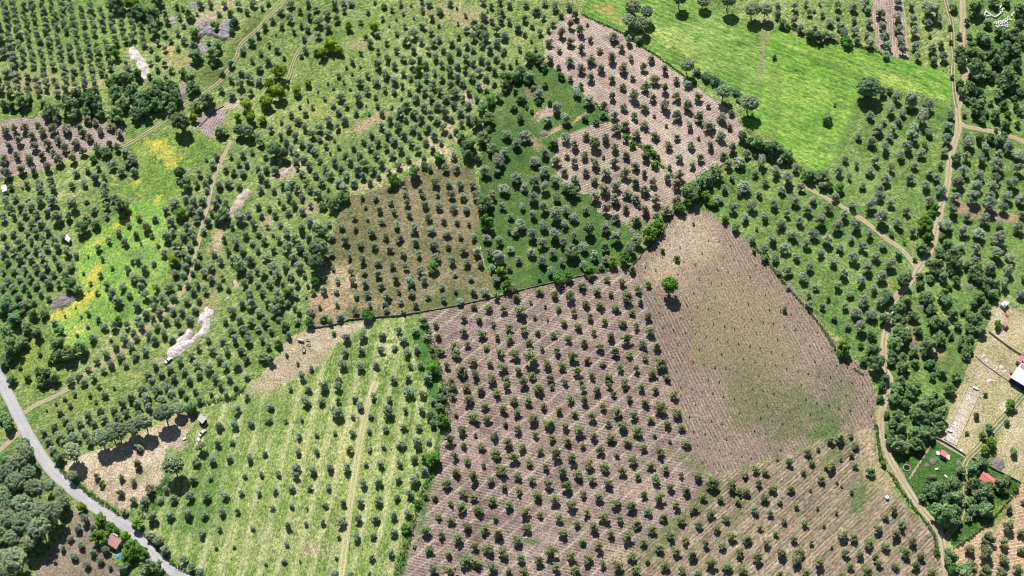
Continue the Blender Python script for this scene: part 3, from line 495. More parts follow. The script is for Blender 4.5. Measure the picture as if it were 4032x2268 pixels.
GREEN_DRY = [A(94, 112, 50), A(132, 146, 76), A(164, 172, 100), A(196, 192, 132)]
SOIL = [A(124, 102, 94), A(158, 135, 121), A(185, 163, 147), A(206, 187, 168)]
LINE = A(220, 204, 178)
ZONES = [  # name, polygon, relief height, material
    ('left_meadow', T(0, 1, [(1180, 0), (1260, 70), (1240, 180), (1290, 330), (1220, 450), (1260, 580), (1230, 680), (1200, 800), (1100, 900), (950, 980), (800, 980), (700, 1100), (560, 1200), (400, 1050), (360, 910), (500, 830), (620, 740), (600, 640), (560, 500), (680, 330), (850, 190), (1000, 80)]), 0.45,
     dict(cols=[A(78, 122, 38), A(112, 160, 52), A(144, 186, 66), A(184, 206, 86)], streak=(35, 0.6))),
    ('left_meadow', T(0, 0, [(1000, 1100), (1100, 1040), (1250, 1030), (1450, 990), (1560, 1060), (1680, 1050), (1600, 1200), (1500, 1250), (1300, 1300), (1400, 1449), (1250, 1500), (850, 1449), (1060, 1340), (1050, 1180)]), 0.4,
     dict(cols=[A(66, 104, 36), A(98, 138, 50), A(134, 166, 62), A(176, 188, 78)], streak=(35, 0.6))),
    ('roadside_meadow', T(0, 1, [(130, 1150), (230, 1030), (330, 1100), (400, 1180), (420, 1300), (350, 1400), (280, 1449), (100, 1460), (120, 1300)]), 0.35,
     dict(cols=[A(80, 112, 40), A(116, 142, 52), A(152, 170, 66), A(178, 186, 80)])),
    ('grass_strip', T(0, 0, [(955, 965), (1280, 865), (1310, 900), (1060, 1040), (930, 1090)]), 0.3,
     dict(cols=[A(74, 104, 46), A(104, 136, 60), A(136, 164, 82), A(160, 180, 96)], streak=(60, 0.4))),
    ('left_ploughed_field', T(0, 0, [(-40, 935), (100, 900), (330, 880), (420, 930), (600, 960), (860, 930), (952, 960), (930, 1090), (720, 1120), (600, 1200), (440, 1250), (200, 1310), (-40, 1360)]), 0.15,
     dict(cols=[A(118, 98, 94), A(150, 128, 120), A(176, 156, 146), A(194, 176, 164)], stripes=[(80, 1.5, 3.0, 0.5, A(206, 188, 172), 0.6)])),
    ('small_ploughed_plot', T(0, 0, [(1480, 905), (1560, 830), (1680, 790), (1800, 755), (1822, 772), (1700, 822), (1680, 920), (1630, 1040), (1580, 1050), (1530, 1000), (1490, 960)]), 0.12,
     dict(cols=[A(120, 100, 98), A(150, 130, 124), A(176, 156, 150), A(192, 174, 166)], stripes=[(20, 1.4, 2.0, 0.5, A(206, 190, 176), 0.5)])),
    ('brown_grass_field', T(1, 1, [(700, 40), (850, 0), (1050, -80), (1300, -180), (1500, -230), (1650, -150), (1690, 0), (1680, 260), (1650, 330), (1720, 560), (1800, 760), (1640, 810), (1240, 905), (1090, 930), (820, 965), (400, 1020), (430, 850), (530, 700), (540, 500), (600, 250)]), 0.25,
     dict(cols=[A(84, 92, 48), A(114, 114, 68), A(142, 132, 92), A(174, 158, 122)], streak=(70, 0.6))),
    ('lush_grove_floor', T(2, 0, [(250, 470), (300, 510), (400, 570), (450, 650), (600, 750), (640, 810), (740, 920), (600, 945), (440, 1005), (350, 1045), (340, 1145), (290, 1205), (400, 1400), (590, 1460), (650, 1590), (780, 1690), (880, 1720), (1000, 1750), (960, 1820), (930, 1900), (890, 1980), (600, 2065), (300, 2130), (40, 2195), (-130, 2215), (-200, 2000), (-280, 1780), (-250, 1700), (-250, 1449), (-230, 1200), (-230, 1000), (-170, 800), (-40, 700), (60, 500)]), 0.3,
     dict(cols=[A(52, 88, 36), A(70, 110, 44), A(96, 128, 56), A(132, 150, 74)], weights=(0.4, 0.3, 0.35))),
    ('upper_ploughed_field', T(2, 0, [(490, 90), (560, 130), (660, 180), (760, 215), (850, 270), (950, 340), (1040, 395), (1130, 470), (1250, 560), (1390, 660), (1500, 740), (1600, 800), (1690, 880), (1750, 960), (1745, 1000), (1720, 1060), (1640, 1150), (1580, 1240), (1480, 1290), (1400, 1350), (1310, 1380), (1230, 1350), (1130, 1250), (1000, 1130), (870, 1020), (750, 910), (640, 800), (600, 740), (520, 690), (450, 640), (400, 560), (300, 500), (250, 460), (240, 310), (400, 120)]), 0.18,
     dict(cols=[A(128, 106, 97), A(163, 139, 126), A(190, 167, 150), A(208, 188, 170)], stripes=[(55, 1.5, 3.5, 0.45, LINE, 0.6), (-45, 6.0, 4.0, 0.75, LINE, 0.4)])),
    ('middle_ploughed_field', T(2, 0, [(600, 950), (750, 915), (870, 1030), (1000, 1140), (1130, 1260), (1230, 1360), (1300, 1390), (1295, 1500), (1200, 1600), (1100, 1660), (1000, 1740), (880, 1715), (780, 1690), (650, 1590), (590, 1460), (430, 1449), (400, 1400), (290, 1210), (340, 1150), (350, 1050), (440, 1010)]), 0.18,
     dict(cols=[A(118, 98, 86), A(154, 131, 116), A(182, 158, 138), A(202, 182, 160)], stripes=[(66, 1.5, 3.5, 0.45, LINE, 0.6)])),
    ('grass_crop_field', T(2, 0, [(560, 20), (700, -40), (1400, -40), (1440, 60), (1700, 110), (1870, 170), (1900, 260), (1850, 450), (1800, 650), (1780, 740), (1700, 780), (1560, 720), (1420, 620), (1300, 560), (1150, 460), (1050, 390), (960, 330), (860, 265), (760, 205), (660, 170), (560, 120), (520, 60)]), 0.4,
     dict(cols=[A(62, 112, 34), A(94, 144, 44), A(130, 170, 62), A(178, 200, 100)], streak=(-62, 0.3), weights=(0.35, 0.5, 0.35), stripes=[(-62, 3.1, 5.0, 0.55, A(196, 206, 116), 0.3)])),
    ('grass_crop_field', T(3, 0, [(50, 210), (110, 200), (200, 260), (290, 310), (400, 320), (560, 360), (760, 380), (860, 410), (1000, 440), (1150, 490), (1280, 520), (1370, 570), (1390, 700), (1380, 770), (1250, 740), (1120, 690), (900, 650), (700, 640), (690, 800), (640, 900), (560, 1110), (500, 1180), (420, 1290), (300, 1260), (160, 1150), (60, 1060), (-100, 1000), (-180, 900), (-170, 740), (-100, 450), (0, 300)]), 0.4,
     dict(cols=[A(62, 116, 26), A(92, 150, 32), A(126, 176, 46), A(172, 200, 80)], streak=(-62, 0.33), weights=(0.35, 0.5, 0.35), stripes=[(-62, 3.3, 5.0, 0.55, A(190, 204, 96), 0.3)])),
    ('ploughed_strip', T(3, 0, [(775, -60), (1012, -60), (1030, 100), (1050, 300), (1070, 455), (950, 420), (860, 390), (810, 330), (790, 150)]), 0.15,
     dict(cols=[A(124, 102, 94), A(160, 138, 124), A(188, 166, 148), A(204, 186, 168)], stripes=[(5, 1.5, 3.0, 0.5, LINE, 0.5)])),
    ('bare_field', T(2, 1, [(1385, 120), (1290, 180), (1220, 150), (1140, 300), (1080, 400), (940, 510), (890, 570), (960, 640), (1000, 800), (1060, 1000), (1110, 1200), (1190, 1400), (1240, 1600), (1320, 1900), (1390, 2080), (1500, 2130), (1700, 2090), (1850, 2040), (2100, 1965), (2250, 1890), (2450, 1830), (2600, 1800), (2740, 1750), (2755, 1550), (2720, 1440), (2700, 1370), (2550, 1250), (2430, 1130), (2350, 1000), (2250, 870), (2120, 720), (1950, 560), (1900, 500), (1780, 370), (1640, 250), (1560, 200), (1480, 150)]), 0.14,
     dict(cols=[A(98, 80, 70), A(132, 110, 97), A(160, 136, 119), A(190, 168, 146)], streak=(-20, 0.75), scales=(0.02, 0.4, 1.5), contrast=(0.33, 0.67),
          stripes=[(-21, 1.7, 3.0, 0.5, A(204, 186, 156), 0.45), (-21, 4.6, 3.0, 0.72, A(104, 112, 66), 0.35)])),
    ('ploughed_orchard_field', T(2, 1, [(-690, 905), (-300, 830), (0, 760), (300, 690), (600, 620), (890, 570), (960, 640), (1000, 800), (1060, 1000), (1110, 1200), (1190, 1400), (1240, 1600), (1320, 1900), (1390, 2080), (1480, 2140), (1400, 2290), (1250, 2440), (1000, 2640), (850, 2780), (700, 2960), (-900, 2960), (-820, 2750), (-770, 2620), (-750, 2530), (-690, 2340), (-630, 2160), (-540, 2040), (-560, 1920), (-510, 1830), (-480, 1690), (-500, 1500), (-540, 1390), (-600, 1200), (-640, 1040)]), 0.2,
     dict(cols=[A(98, 80, 74), A(130, 108, 99), A(158, 134, 122), A(186, 164, 148)], contrast=(0.38, 0.62), stripes=[(-77, 1.45, 6.0, 0.42, A(192, 172, 154), 0.6), (48, 5.6, 2.5, 0.84, LINE, 0.5)])),
    ('stubble_orchard_field', T(2, 2, [(1480, 700), (1600, 650), (1750, 640), (1850, 600), (2000, 560), (2100, 520), (2250, 440), (2450, 380), (2600, 350), (2740, 300), (2750, 500), (2800, 700), (2900, 850), (3050, 1000), (3170, 1100), (3230, 1300), (3270, 1520), (700, 1520), (850, 1340), (1000, 1200), (1150, 1100), (1250, 1000), (1400, 850)]), 0.2,
     dict(cols=[A(104, 92, 70), A(138, 118, 96), A(168, 146, 120), A(196, 176, 148)], streak=(48, 0.4),
          stripes=[(48, 1.6, 2.5, 0.5, A(206, 190, 156), 0.5), (48, 5.4, 2.5, 0.55, A(108, 112, 70), 0.6)])),
    ('green_orchard_field', T(1, 2, [(400, -400), (850, -480), (1100, -500), (1240, -530), (1290, -400), (1330, -250), (1390, -60), (1430, 50), (1450, 250), (1420, 380), (1370, 480), (1390, 600), (1300, 720), (1240, 900), (1180, 1080), (1160, 1180), (1110, 1300), (1040, 1520), (-420, 1520), (-500, 1420), (-800, 1150), (-870, 1060), (-850, 900), (-700, 780), (-560, 600), (-450, 350), (-330, 200), (-150, 0), (100, -60), (250, -150)]), 0.5,
     dict(cols=[A(76, 108, 38), A(112, 142, 58), A(154, 174, 86), A(196, 202, 124)], scales=(0.02, 0.4, 1.1), streak=(10, 0.6), weights=(0.25, 0.4, 0.4), bumpd=0.35, contrast=(0.36, 0.64), stripes=[(8, 8.6, 3.0, 0.45, A(214, 212, 150), 0.55), (8, 2.9, 3.0, 0.6, A(88, 118, 46), 0.3)])),
    ('dry_clearing', T(0, 2, [(480, 600), (620, 530), (760, 480), (850, 470), (950, 400), (1150, 320), (1320, 230), (1420, 220), (1460, 300), (1400, 420), (1250, 500), (1230, 640), (1250, 720), (1130, 840), (1060, 900), (950, 960), (800, 880), (650, 780), (630, 710), (480, 650)]), 0.2,
     dict(cols=[A(140, 122, 94), A(186, 164, 132), A(218, 198, 166), A(236, 220, 194)])),
    ('farmyard_dirt', T(1, 1, [(240, 1100), (420, 1030), (850, 980), (900, 1010), (700, 1060), (560, 1200), (450, 1330), (300, 1420), (80, 1500), (-20, 1450), (100, 1300), (200, 1200)]), 0.2,
     dict(cols=[A(130, 124, 80), A(172, 154, 116), A(196, 178, 146), A(212, 198, 168)])),
    ('south_slope', T(0, 2, [(560, 930), (700, 1000), (760, 1100), (800, 1250), (900, 1400), (960, 1520), (200, 1520), (420, 1200), (540, 1050)]), 0.25,
     dict(cols=[A(104, 96, 70), A(134, 120, 98), A(158, 142, 120), A(174, 160, 130)])),
    ('garden_lawn', T(3, 2, [(1260, 410), (1390, 480), (1500, 545), (1700, 630), (1900, 750), (1780, 900), (1600, 1080), (1400, 1240), (1370, 1150), (1290, 1080), (1150, 900), (1060, 740), (960, 600), (920, 540), (1100, 520), (1200, 470)]), 0.3,
     dict(cols=[A(44, 82, 32), A(60, 104, 38), A(84, 126, 50), A(116, 150, 66)])),
    ('dry_yard', T(3, 1, [(1720, 840), (1780, 790), (1850, 870), (1932, 920), (2060, 930), (2060, 2300), (1900, 2200), (1700, 2080), (1500, 1995), (1390, 1930), (1260, 1860), (1340, 1750), (1380, 1600), (1440, 1449), (1500, 1350), (1580, 1150), (1660, 1000), (1690, 900)]), 0.25,
     dict(cols=[A(124, 124, 74), A(168, 158, 106), A(198, 182, 136), A(216, 200, 164)])),
    ('orange_ploughed_plot', T(3, 2, [(2060, 600), (1900, 760), (1790, 890), (1600, 1090), (1405, 1245), (1400, 1300), (1450, 1520), (2060, 1520)]), 0.15,
     dict(cols=[A(146, 116, 84), A(184, 150, 112), A(208, 174, 134), A(220, 190, 150)], stripes=[(80, 1.6, 3.0, 0.5, A(224, 196, 158), 0.6)])),
    ('orange_ploughed_plot', T(3, 1, [(1380, 50), (1480, 80), (1700, 130), (1932, 190), (2040, 210), (2040, 275), (1800, 230), (1500, 190), (1410, 150)]), 0.12,
     dict(cols=[A(128, 104, 76), A(160, 132, 98), A(184, 154, 118), A(198, 170, 134)])),
    ('gravel_plot', [(3814, 1517), (3861, 1541), (3765, 1755), (3716, 1728)], 0.1,
     dict(cols=[A(160, 140, 116), A(196, 176, 152), A(216, 198, 176), A(230, 214, 196)])),
]
DEFAULTS = [  # the sward between the fields, by part of the valley
    ('olive_grove_floor', None, 0.35, dict(cols=[A(74, 106, 44), A(110, 138, 62), A(148, 166, 86), A(192, 192, 126)], scales=(0.022, 0.28, 1.0), contrast=(0.38, 0.62), streak=(58, 0.5), weights=(0.25, 0.35, 0.5))),
    ('hillside_grove_floor', T(0, 0, [(-60, -60), (830, -60), (1100, 200), (1110, 330), (960, 350), (880, 600), (700, 720), (420, 740), (250, 760), (-60, 760)]), 0.3,
     dict(cols=[A(84, 122, 48), A(114, 152, 62), A(144, 172, 78), A(180, 190, 110)], stripes=[(78, 4.2, 3.0, 0.6, A(82, 92, 50), 0.45)])),
    ('right_grove_floor', T(2, 1, [(1480, 140), (1400, 0), (1600, -80), (1750, -250), (2200, 60), (2330, -50), (2430, -160), (2500, -280), (2620, -500), (2700, -700), (3300, -700), (3340, -1460), (4000, -1460), (4000, 900), (3780, 790), (3690, 900), (3600, 1100), (3440, 1400), (3340, 1800), (3220, 1900), (2960, 2040), (2870, 1900), (2790, 1700), (2750, 1450), (2720, 1380), (2550, 1250), (2350, 1000), (2120, 720), (1780, 370)]), 0.4,
     dict(cols=[A(60, 98, 36), A(92, 130, 52), A(128, 158, 74), A(168, 182, 106)], streak=(-60, 0.55))),
]
# patches of other plants, bare soil and flowers lying in the fields: x, y, rx, ry (photo pixels), turn, colour, weight
PATCHES = []


def patches(c, r, lst):
    for x, y, rx, ry, a, col, w in lst:
        PATCHES.append((1008 * c + K * x, 756 * r + K * y, K * rx, K * ry, a, A(*col), w))


YEL, STRAW, RUST, LUSH, TAN, LIME = (208, 200, 50), (196, 176, 128), (176, 140, 96), (70, 122, 40), (186, 160, 130), (150, 186, 66)
patches(0, 1, [(700, 630, 60, 90, 20, YEL, .8), (640, 800, 130, 60, -25, YEL, .9), (480, 920, 120, 50, -15, YEL, .8), (730, 380, 110, 30, -35, YEL, .7), (900, 240, 130, 22, -30, YEL, .6), (1190, 60, 30, 50, 30, YEL, .7),
               (600, 1040, 120, 50, -20, (200, 206, 90), .7), (560, 920, 90, 30, -20, LIME, .6), (1100, 470, 130, 60, 0, (110, 150, 80), .7), (930, 880, 60, 80, 20, (96, 140, 60), .7), (260, 1100, 50, 40, 0, (190, 186, 50), .6), (220, 1250, 70, 120, 0, (150, 166, 46), .5),
               (1640, 380, 60, 130, 10, (190, 172, 128), .8), (1620, 640, 90, 120, 0, (160, 150, 100), .6), (1200, 1280, 70, 40, -20, TAN, .6), (1030, 1380, 130, 50, 0, (160, 168, 76), .7), (1560, 850, 120, 60, -40, (170, 150, 110), .5), (1500, 1020, 220, 90, -45, (160, 146, 100), .5), (1180, 600, 80, 40, -50, (150, 176, 90), .7),
               (100, 700, 300, 260, 0, (100, 140, 56), .7), (300, 260, 260, 200, 0, (130, 150, 74), .4)])
patches(0, 0, [(1240, 1140, 160, 90, 20, (196, 190, 60), .7), (1180, 1090, 60, 30, 0, YEL, .8), (1300, 1250, 60, 40, 0, YEL, .5), (1040, 1370, 60, 50, 0, YEL, .6), (100, 1390, 200, 25, -8, (180, 180, 90), .6), (520, 1215, 150, 20, -18, (176, 176, 86), .6),
               (1270, 380, 60, 40, -30, (206, 172, 120), .8), (1500, 130, 160, 80, -20, (188, 174, 146), .7), (1650, 90, 160, 40, -35, (196, 176, 130), .7), (1480, 340, 60, 90, 0, (170, 156, 130), .8), (1330, 480, 120, 80, 0, (186, 170, 110), .6), (960, 500, 60, 90, 0, (180, 166, 130), .6), (1400, 600, 60, 70, 0, (176, 160, 130), .7), (1620, 560, 120, 90, 0, (96, 106, 50), .7), (1870, 250, 60, 260, 28, (98, 108, 52), .7),
               (600, 660, 220, 50, -15, STRAW, .7), (400, 560, 420, 120, -10, (168, 160, 100), .5), (300, 640, 300, 60, -5, (176, 164, 110), .5), (930, 570, 60, 60, 0, (170, 150, 120), .6), (1760, 790, 90, 30, -20, (200, 180, 150), .8), (120, 60, 200, 160, 0, (120, 150, 64), .6), (60, 560, 90, 160, 0, (160, 156, 90), .5)])
patches(1, 0, [(830, 940, 190, 55, -32, (190, 164, 126), .85), (560, 1040, 160, 40, -30, (188, 164, 124), .5), (760, 340, 90, 60, -20, (188, 164, 130), .6), (850, 180, 300, 30, -52, (110, 150, 56), .6), (650, 260, 160, 30, -45, (104, 142, 50), .7), (1400, 1130, 160, 70, 40, (206, 184, 144), .7), (1600, 760, 110, 60, 45, (206, 186, 148), .7), (1480, 980, 70, 130, -20, (200, 180, 138), .7), (1720, 600, 50, 90, 0, (204, 184, 150), .6), (1200, 1240, 300, 28, -20, (210, 188, 148), .8), (880, 1390, 170, 28, -20, (206, 184, 140), .8), (1350, 60, 300, 130, 0, (176, 164, 112), .5), (1580, 130, 200, 100, 0, (180, 168, 120), .5), (1450, 520, 300, 120, -15, (136, 164, 70), .5), (1150, 1020, 240, 120, -20, (140, 166, 74), .5), (230, 1300, 120, 40, -25, (196, 174, 146), .7), (430, 850, 300, 100, -25, (160, 168, 80), .5),
               (370, 1270, 20, 90, -35, (206, 190, 150), .6)])
patches(2, 0, [(735, 70, 60, 30, 15, (186, 146, 76), .6), (650, 70, 170, 60, 10, (176, 172, 80), .5), (800, 150, 80, 50, 20, (176, 170, 90), .6), (260, 850, 110, 50, -35, (196, 164, 140), .9), (330, 980, 90, 22, -30, (190, 160, 130), .8), (170, 1080, 40, 80, -35, (170, 150, 110), .7), (510, 890, 90, 12, -40, (200, 170, 130), .8), (150, 700, 80, 50, 0, (150, 130, 110), .7), (820, 960, 150, 14, 42, (90, 130, 50), .9), (1000, 1110, 150, 16, 42, (94, 140, 54), .9), (1170, 1280, 110, 14, 42, (94, 140, 54), .8), (680, 850, 90, 14, 45, (90, 130, 50), .9), (1890, 420, 40, 300, 12, (150, 156, 100), .8), (1250, 300, 260, 90, 25, (190, 205, 100), .5), (1500, 400, 250, 60, 30, (120, 160, 60), .5)])
patches(3, 0, [(60, 700, 60, 400, 8, (108, 140, 60), .5), (420, 470, 500, 18, 22, (100, 134, 50), .8), (900, 540, 260, 16, 22, (96, 130, 46), .7), (450, 1110, 90, 60, 0, (96, 140, 60), .6), (640, 900, 40, 330, 25, (106, 140, 60), .7), (300, 700, 260, 120, 20, (164, 190, 66), .4), (1000, 620, 300, 60, 20, (190, 204, 84), .5), (1350, 20, 60, 200, 0, (170, 166, 110), .4), (1380, 120, 25, 100, 0, (196, 176, 150), .7), (1480, 530, 20, 70, 0, (214, 186, 150), .9), (900, 800, 200, 120, 0, (130, 160, 80), .5), (700, 1300, 300, 120, 0, (128, 158, 70), .4), (1000, 1300, 200, 200, 0, (140, 160, 80), .3)])
patches(1, 1, [(640, 680, 140, 160, 10, (196, 172, 130), .8), (560, 850, 150, 120, 0, (186, 160, 124), .8), (900, 840, 200, 50, 0, (180, 156, 112), .5), (1120, 130, 180, 200, 0, (164, 140, 106), .4), (1500, 250, 150, 150, 0, (166, 142, 110), .5), (1400, 830, 250, 70, -15, (92, 112, 50), .6), (1300, 950, 60, 60, 0, LUSH, .0), (420, 120, 120, 80, 0, (190, 166, 128), .7), (90, 240, 50, 70, 0, (190, 164, 140), .7), (920, 480, 60, 30, 0, (90, 120, 44), .7), (1240, 1080, 90, 160, 10, (78, 130, 52), .8), (1270, 1300, 70, 200, -8, (70, 124, 46), .8), (1000, 1150, 60, 200, 8, (210, 206, 150), .6), (1550, 1000, 200, 60, 5, (176, 156, 142), .5), (430, 20, 160, 60, -30, (130, 160, 74), .5), (60, 850, 160, 200, 0, (110, 142, 62), .5)])
patches(2, 1, [(1620, 1150, 260, 700, -18, (116, 118, 72), .42), (1900, 1500, 300, 400, -25, (104, 114, 68), .42), (1250, 480, 220, 260, 0, (196, 172, 146), .5), (1480, 800, 16, 300, -20, (98, 126, 58), .5), (1640, 1020, 14, 330, -20, (98, 126, 60), .5), (1415, 1240, 12, 190, -20, (98, 130, 56), .5), (1740, 1380, 18, 260, -20, (100, 124, 62), .45), (1330, 950, 14, 160, -20, (98, 130, 56), .45), (1560, 600, 20, 160, -20, (106, 130, 62), .4), (1850, 900, 18, 260, -20, (106, 122, 66), .4), (1350, 350, 200, 180, 0, (200, 178, 148), .6), (1150, 600, 120, 150, 0, (192, 166, 136), .5), (1600, 800, 500, 600, 0, (176, 150, 116), .35), (900, 260, 200, 60, -10, (88, 128, 52), .7), (650, 240, 130, 60, 0, (110, 130, 60), .5)])
patches(3, 1, [(60, 1100, 300, 400, -30, (150, 136, 104), .5), (1400, 950, 60, 300, -15, (150, 170, 84), .6), (1250, 800, 40, 220, -25, (160, 172, 90), .5), (1080, 1060, 90, 200, 0, (150, 136, 96), .7), (1280, 1210, 60, 50, 0, (206, 180, 140), .9), (1350, 1300, 120, 120, 0, (116, 130, 64), .6), (1090, 420, 60, 70, 0, (160, 150, 96), .6), (1140, 560, 70, 50, 0, (200, 176, 130), .7), (930, 690, 60, 50, 0, (160, 150, 80), .5), (1650, 400, 250, 300, 0, (110, 146, 62), .5), (1740, 950, 60, 140, 0, (212, 190, 160), .7), (1660, 1350, 120, 90, 30, (204, 178, 144), .8), (1900, 1050, 100, 100, 0, (206, 190, 150), .6)])
patches(3, 2, [(300, 280, 330, 230, 10, (100, 120, 66), .5), (540, 120, 200, 260, 0, (106, 124, 70), .45), (430, 370, 220, 60, -15, (88, 120, 54), .6), (120, 430, 160, 80, 0, (130, 120, 90), .5), (700, 800, 110, 200, 30, (104, 122, 66), .7), (500, 560, 160, 60, -30, (110, 126, 70), .6), (900, 700, 120, 120, 30, (186, 168, 120), .6), (750, 500, 80, 300, 0, (190, 170, 130), .6), (1550, 300, 80, 300, 25, (200, 180, 140), .5), (1700, 450, 60, 160, 35, (100, 130, 50), .7), (1620, 380, 60, 100, 35, (104, 134, 54), .6), (1650, 620, 120, 60, 20, (90, 130, 46), .6), (1700, 1000, 160, 90, -40, (110, 146, 52), .7), (1560, 560, 60, 50, 0, (90, 130, 46), .6), (1780, 170, 40, 40, 0, (226, 206, 180), .8), (1340, 550, 50, 50, 0, (212, 200, 160), .0)])
patches(2, 2, [(1300, 560, 200, 60, 25, (120, 128, 74), .7), (1500, 830, 130, 70, -40, (110, 124, 66), .7), (1250, 1050, 300, 60, -42, (112, 122, 68), .7), (1700, 1000, 200, 40, -42, (112, 124, 68), .6), (1100, 1250, 240, 40, -42, (116, 124, 70), .6), (150, 1190, 130, 30, 10, (98, 124, 66), .8), (420, 1040, 90, 40, 20, (120, 126, 76), .6), (800, 1300, 160, 60, 0, (206, 180, 140), .5), (1500, 500, 200, 100, 10, (160, 138, 112), .5), (1000, 800, 200, 80, 10, (190, 168, 138), .5)])
patches(1, 2, [(1350, 100, 60, 300, -6, (76, 122, 44), .85), (1290, 800, 50, 300, 12, (76, 124, 46), .85), (1100, 1350, 50, 160, 15, (76, 116, 46), .85), (700, 300, 60, 400, 8, (200, 196, 130), .5), (100, 200, 250, 160, 0, (100, 136, 56), .5), (-300, 700, 200, 400, 0, (96, 140, 56), .6), (-500, 1000, 200, 200, 0, (90, 136, 52), .6), (200, 1200, 500, 200, 0, (196, 190, 130), .4), (600, 600, 500, 300, 0, (196, 198, 120), .35), (60, 30, 120, 60, 0, (196, 178, 140), .6), (400, 1250, 90, 60, 0, (186, 166, 136), .5), (1000, 1380, 60, 60, 0, (190, 176, 130), .5)])
patches(0, 2, [(60, 330, 60, 160, -25, (150, 156, 70), .5), (20, 250, 60, 90, 0, (66, 112, 44), .8), (120, 380, 60, 40, -40, (196, 160, 130), .7), (1350, 470, 60, 40, 0, (186, 164, 144), .9), (1380, 300, 60, 60, 0, (186, 178, 110), .5), (1050, 720, 150, 60, -40, (150, 156, 100), .6), (800, 350, 500, 200, -15, (150, 158, 68), .4), (600, 100, 300, 100, -30, (150, 160, 66), .6), (260, 230, 60, 90, 0, (96, 140, 50), .7), (100, 900, 350, 500, 0, (80, 104, 50), .7), (380, 860, 60, 120, 0, (150, 160, 70), .5), (600, 940, 60, 40, 0, (180, 160, 130), .6), (1200, 850, 60, 200, 20, (70, 112, 42), .8)])

px_, py_ = cx, cy
# jitter of field edges
jx = (vnoise(cx, cy, 6.0, 11, 3) - 0.5) * 3.0
jy = (vnoise(cx, cy, 6.0, 12, 3) - 0.5) * 3.0
zone = np.zeros(cx.shape, int)
ALLZ = DEFAULTS + ZONES
for zi, (nm, poly, amp, mk) in enumerate(ALLZ):
    if poly is None: continue
    gp = G(poly)
    xs, ys = [p[0] for p in gp], [p[1] for p in gp]
    i0, i1 = max(0, int((min(xs) - X0 - 3) / CELL)), min(nx, int((max(xs) - X0 + 3) / CELL) + 1)
    k0, k1 = max(0, int((min(ys) - Y0 - 3) / CELL)), min(ny, int((max(ys) - Y0 + 3) / CELL) + 1)
    if i1 <= i0 or k1 <= k0: continue
    soft = 1.0 if zi > 2 else 3.0
    sl = (slice(k0, k1), slice(i0, i1))
    ins = inside(cx[sl] + soft * jx[sl], cy[sl] + soft * jy[sl], gp)
    zone[sl][ins] = zi

# relief of the sward, flat along the roads
ampc = np.array([z[2] for z in ALLZ])[zone]
ampv = np.zeros(gx.shape)
ampv[:-1, :-1] += ampc; ampv[1:, :-1] += ampc; ampv[:-1, 1:] += ampc; ampv[1:, 1:] += ampc
ampv[1:-1, 1:-1] /= 4; ampv[0, :] /= 2; ampv[-1, :] /= 2
ampv = np.clip(ampv, 0, 0.6)
dmin = np.full(gx.shape, 50.0)
for nm, st, w, ln in ROAD_LINES:
    for p in ln:
        i, k = int((p[0] - X0) / CELL), int((p[1] - Y0) / CELL)
        i0, i1, k0, k1 = max(0, i - 9), min(nx + 1, i + 10), max(0, k - 9), min(ny + 1, k + 10)
        if i1 <= i0 or k1 <= k0: continue
        d = np.hypot(gx[k0:k1, i0:i1] - p[0], gy[k0:k1, i0:i1] - p[1]) - w / 2
        dmin[k0:k1, i0:i1] = np.minimum(dmin[k0:k1, i0:i1], d)
damp = np.clip((dmin - 0.8) / 2.5, 0, 1)
relief = (vnoise(gx, gy, 4.2, 3, 3, 0.65) - 0.5) * 2 + (np.random.RandomState(5).rand(*gx.shape) - 0.5) * 1.3
gz = ampv * damp * relief * 0.75 - 0.05 * (1 - damp)

# weeds and unploughed rings round the trunks
r9 = random.Random(9)
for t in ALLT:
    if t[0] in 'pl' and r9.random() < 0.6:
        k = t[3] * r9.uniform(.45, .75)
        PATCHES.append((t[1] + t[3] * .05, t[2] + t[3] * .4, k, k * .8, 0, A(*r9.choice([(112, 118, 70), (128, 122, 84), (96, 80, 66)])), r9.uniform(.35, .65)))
# colour patches
pcol = np.zeros(gx.shape + (4,))
pn = vnoise(gx, gy, 9.0, 21, 4, 0.6) - 0.5
for x, y, rx, ry, a, col, w in PATCHES:
    c = at(x, y)
    m_ = mpp(x, y)
    ca, sa = math.cos(math.radians(-a)), math.sin(math.radians(-a))
    R = max(rx, ry) * m_ * 2.2 + 4
    i0, i1 = max(0, int((c[0] - R - X0) / CELL)), min(nx + 1, int((c[0] + R - X0) / CELL))
    k0, k1 = max(0, int((c[1] - R - Y0) / CELL)), min(ny + 1, int((c[1] + R - Y0) / CELL))
    if i1 <= i0 or k1 <= k0: continue
    sl = (slice(k0, k1), slice(i0, i1))
    dx, dy = gx[sl] - c[0], (gy[sl] - c[1]) * 0.857
    u, v = dx * ca + dy * sa, -dx * sa + dy * ca
    r = np.sqrt((u / (rx * m_)) ** 2 + (v / (ry * m_)) ** 2) + pn[sl] * 1.3
    wt = np.clip((1.45 - r) / 1.05, 0, 1) ** 1.3 * w
    old = pcol[sl]
    al = old[..., 3:4]
    na = wt[..., None] + al * (1 - wt[..., None])
    rgb = np.where(na > 1e-6, (np.array(col[:3]) * wt[..., None] + old[..., :3] * al * (1 - wt[..., None])) / np.maximum(na, 1e-6), 0)
    pcol[sl] = np.concatenate([rgb, na], -1)

vid = np.arange((nx + 1) * (ny + 1)).reshape(ny + 1, nx + 1)
quads = np.stack([vid[:-1, :-1], vid[:-1, 1:], vid[1:, 1:], vid[1:, :-1]], -1).reshape(-1, 4)
V = np.stack([gx, gy, gz], -1).reshape(-1, 3)
PC = pcol.reshape(-1, 4)
zf = zone.reshape(-1)


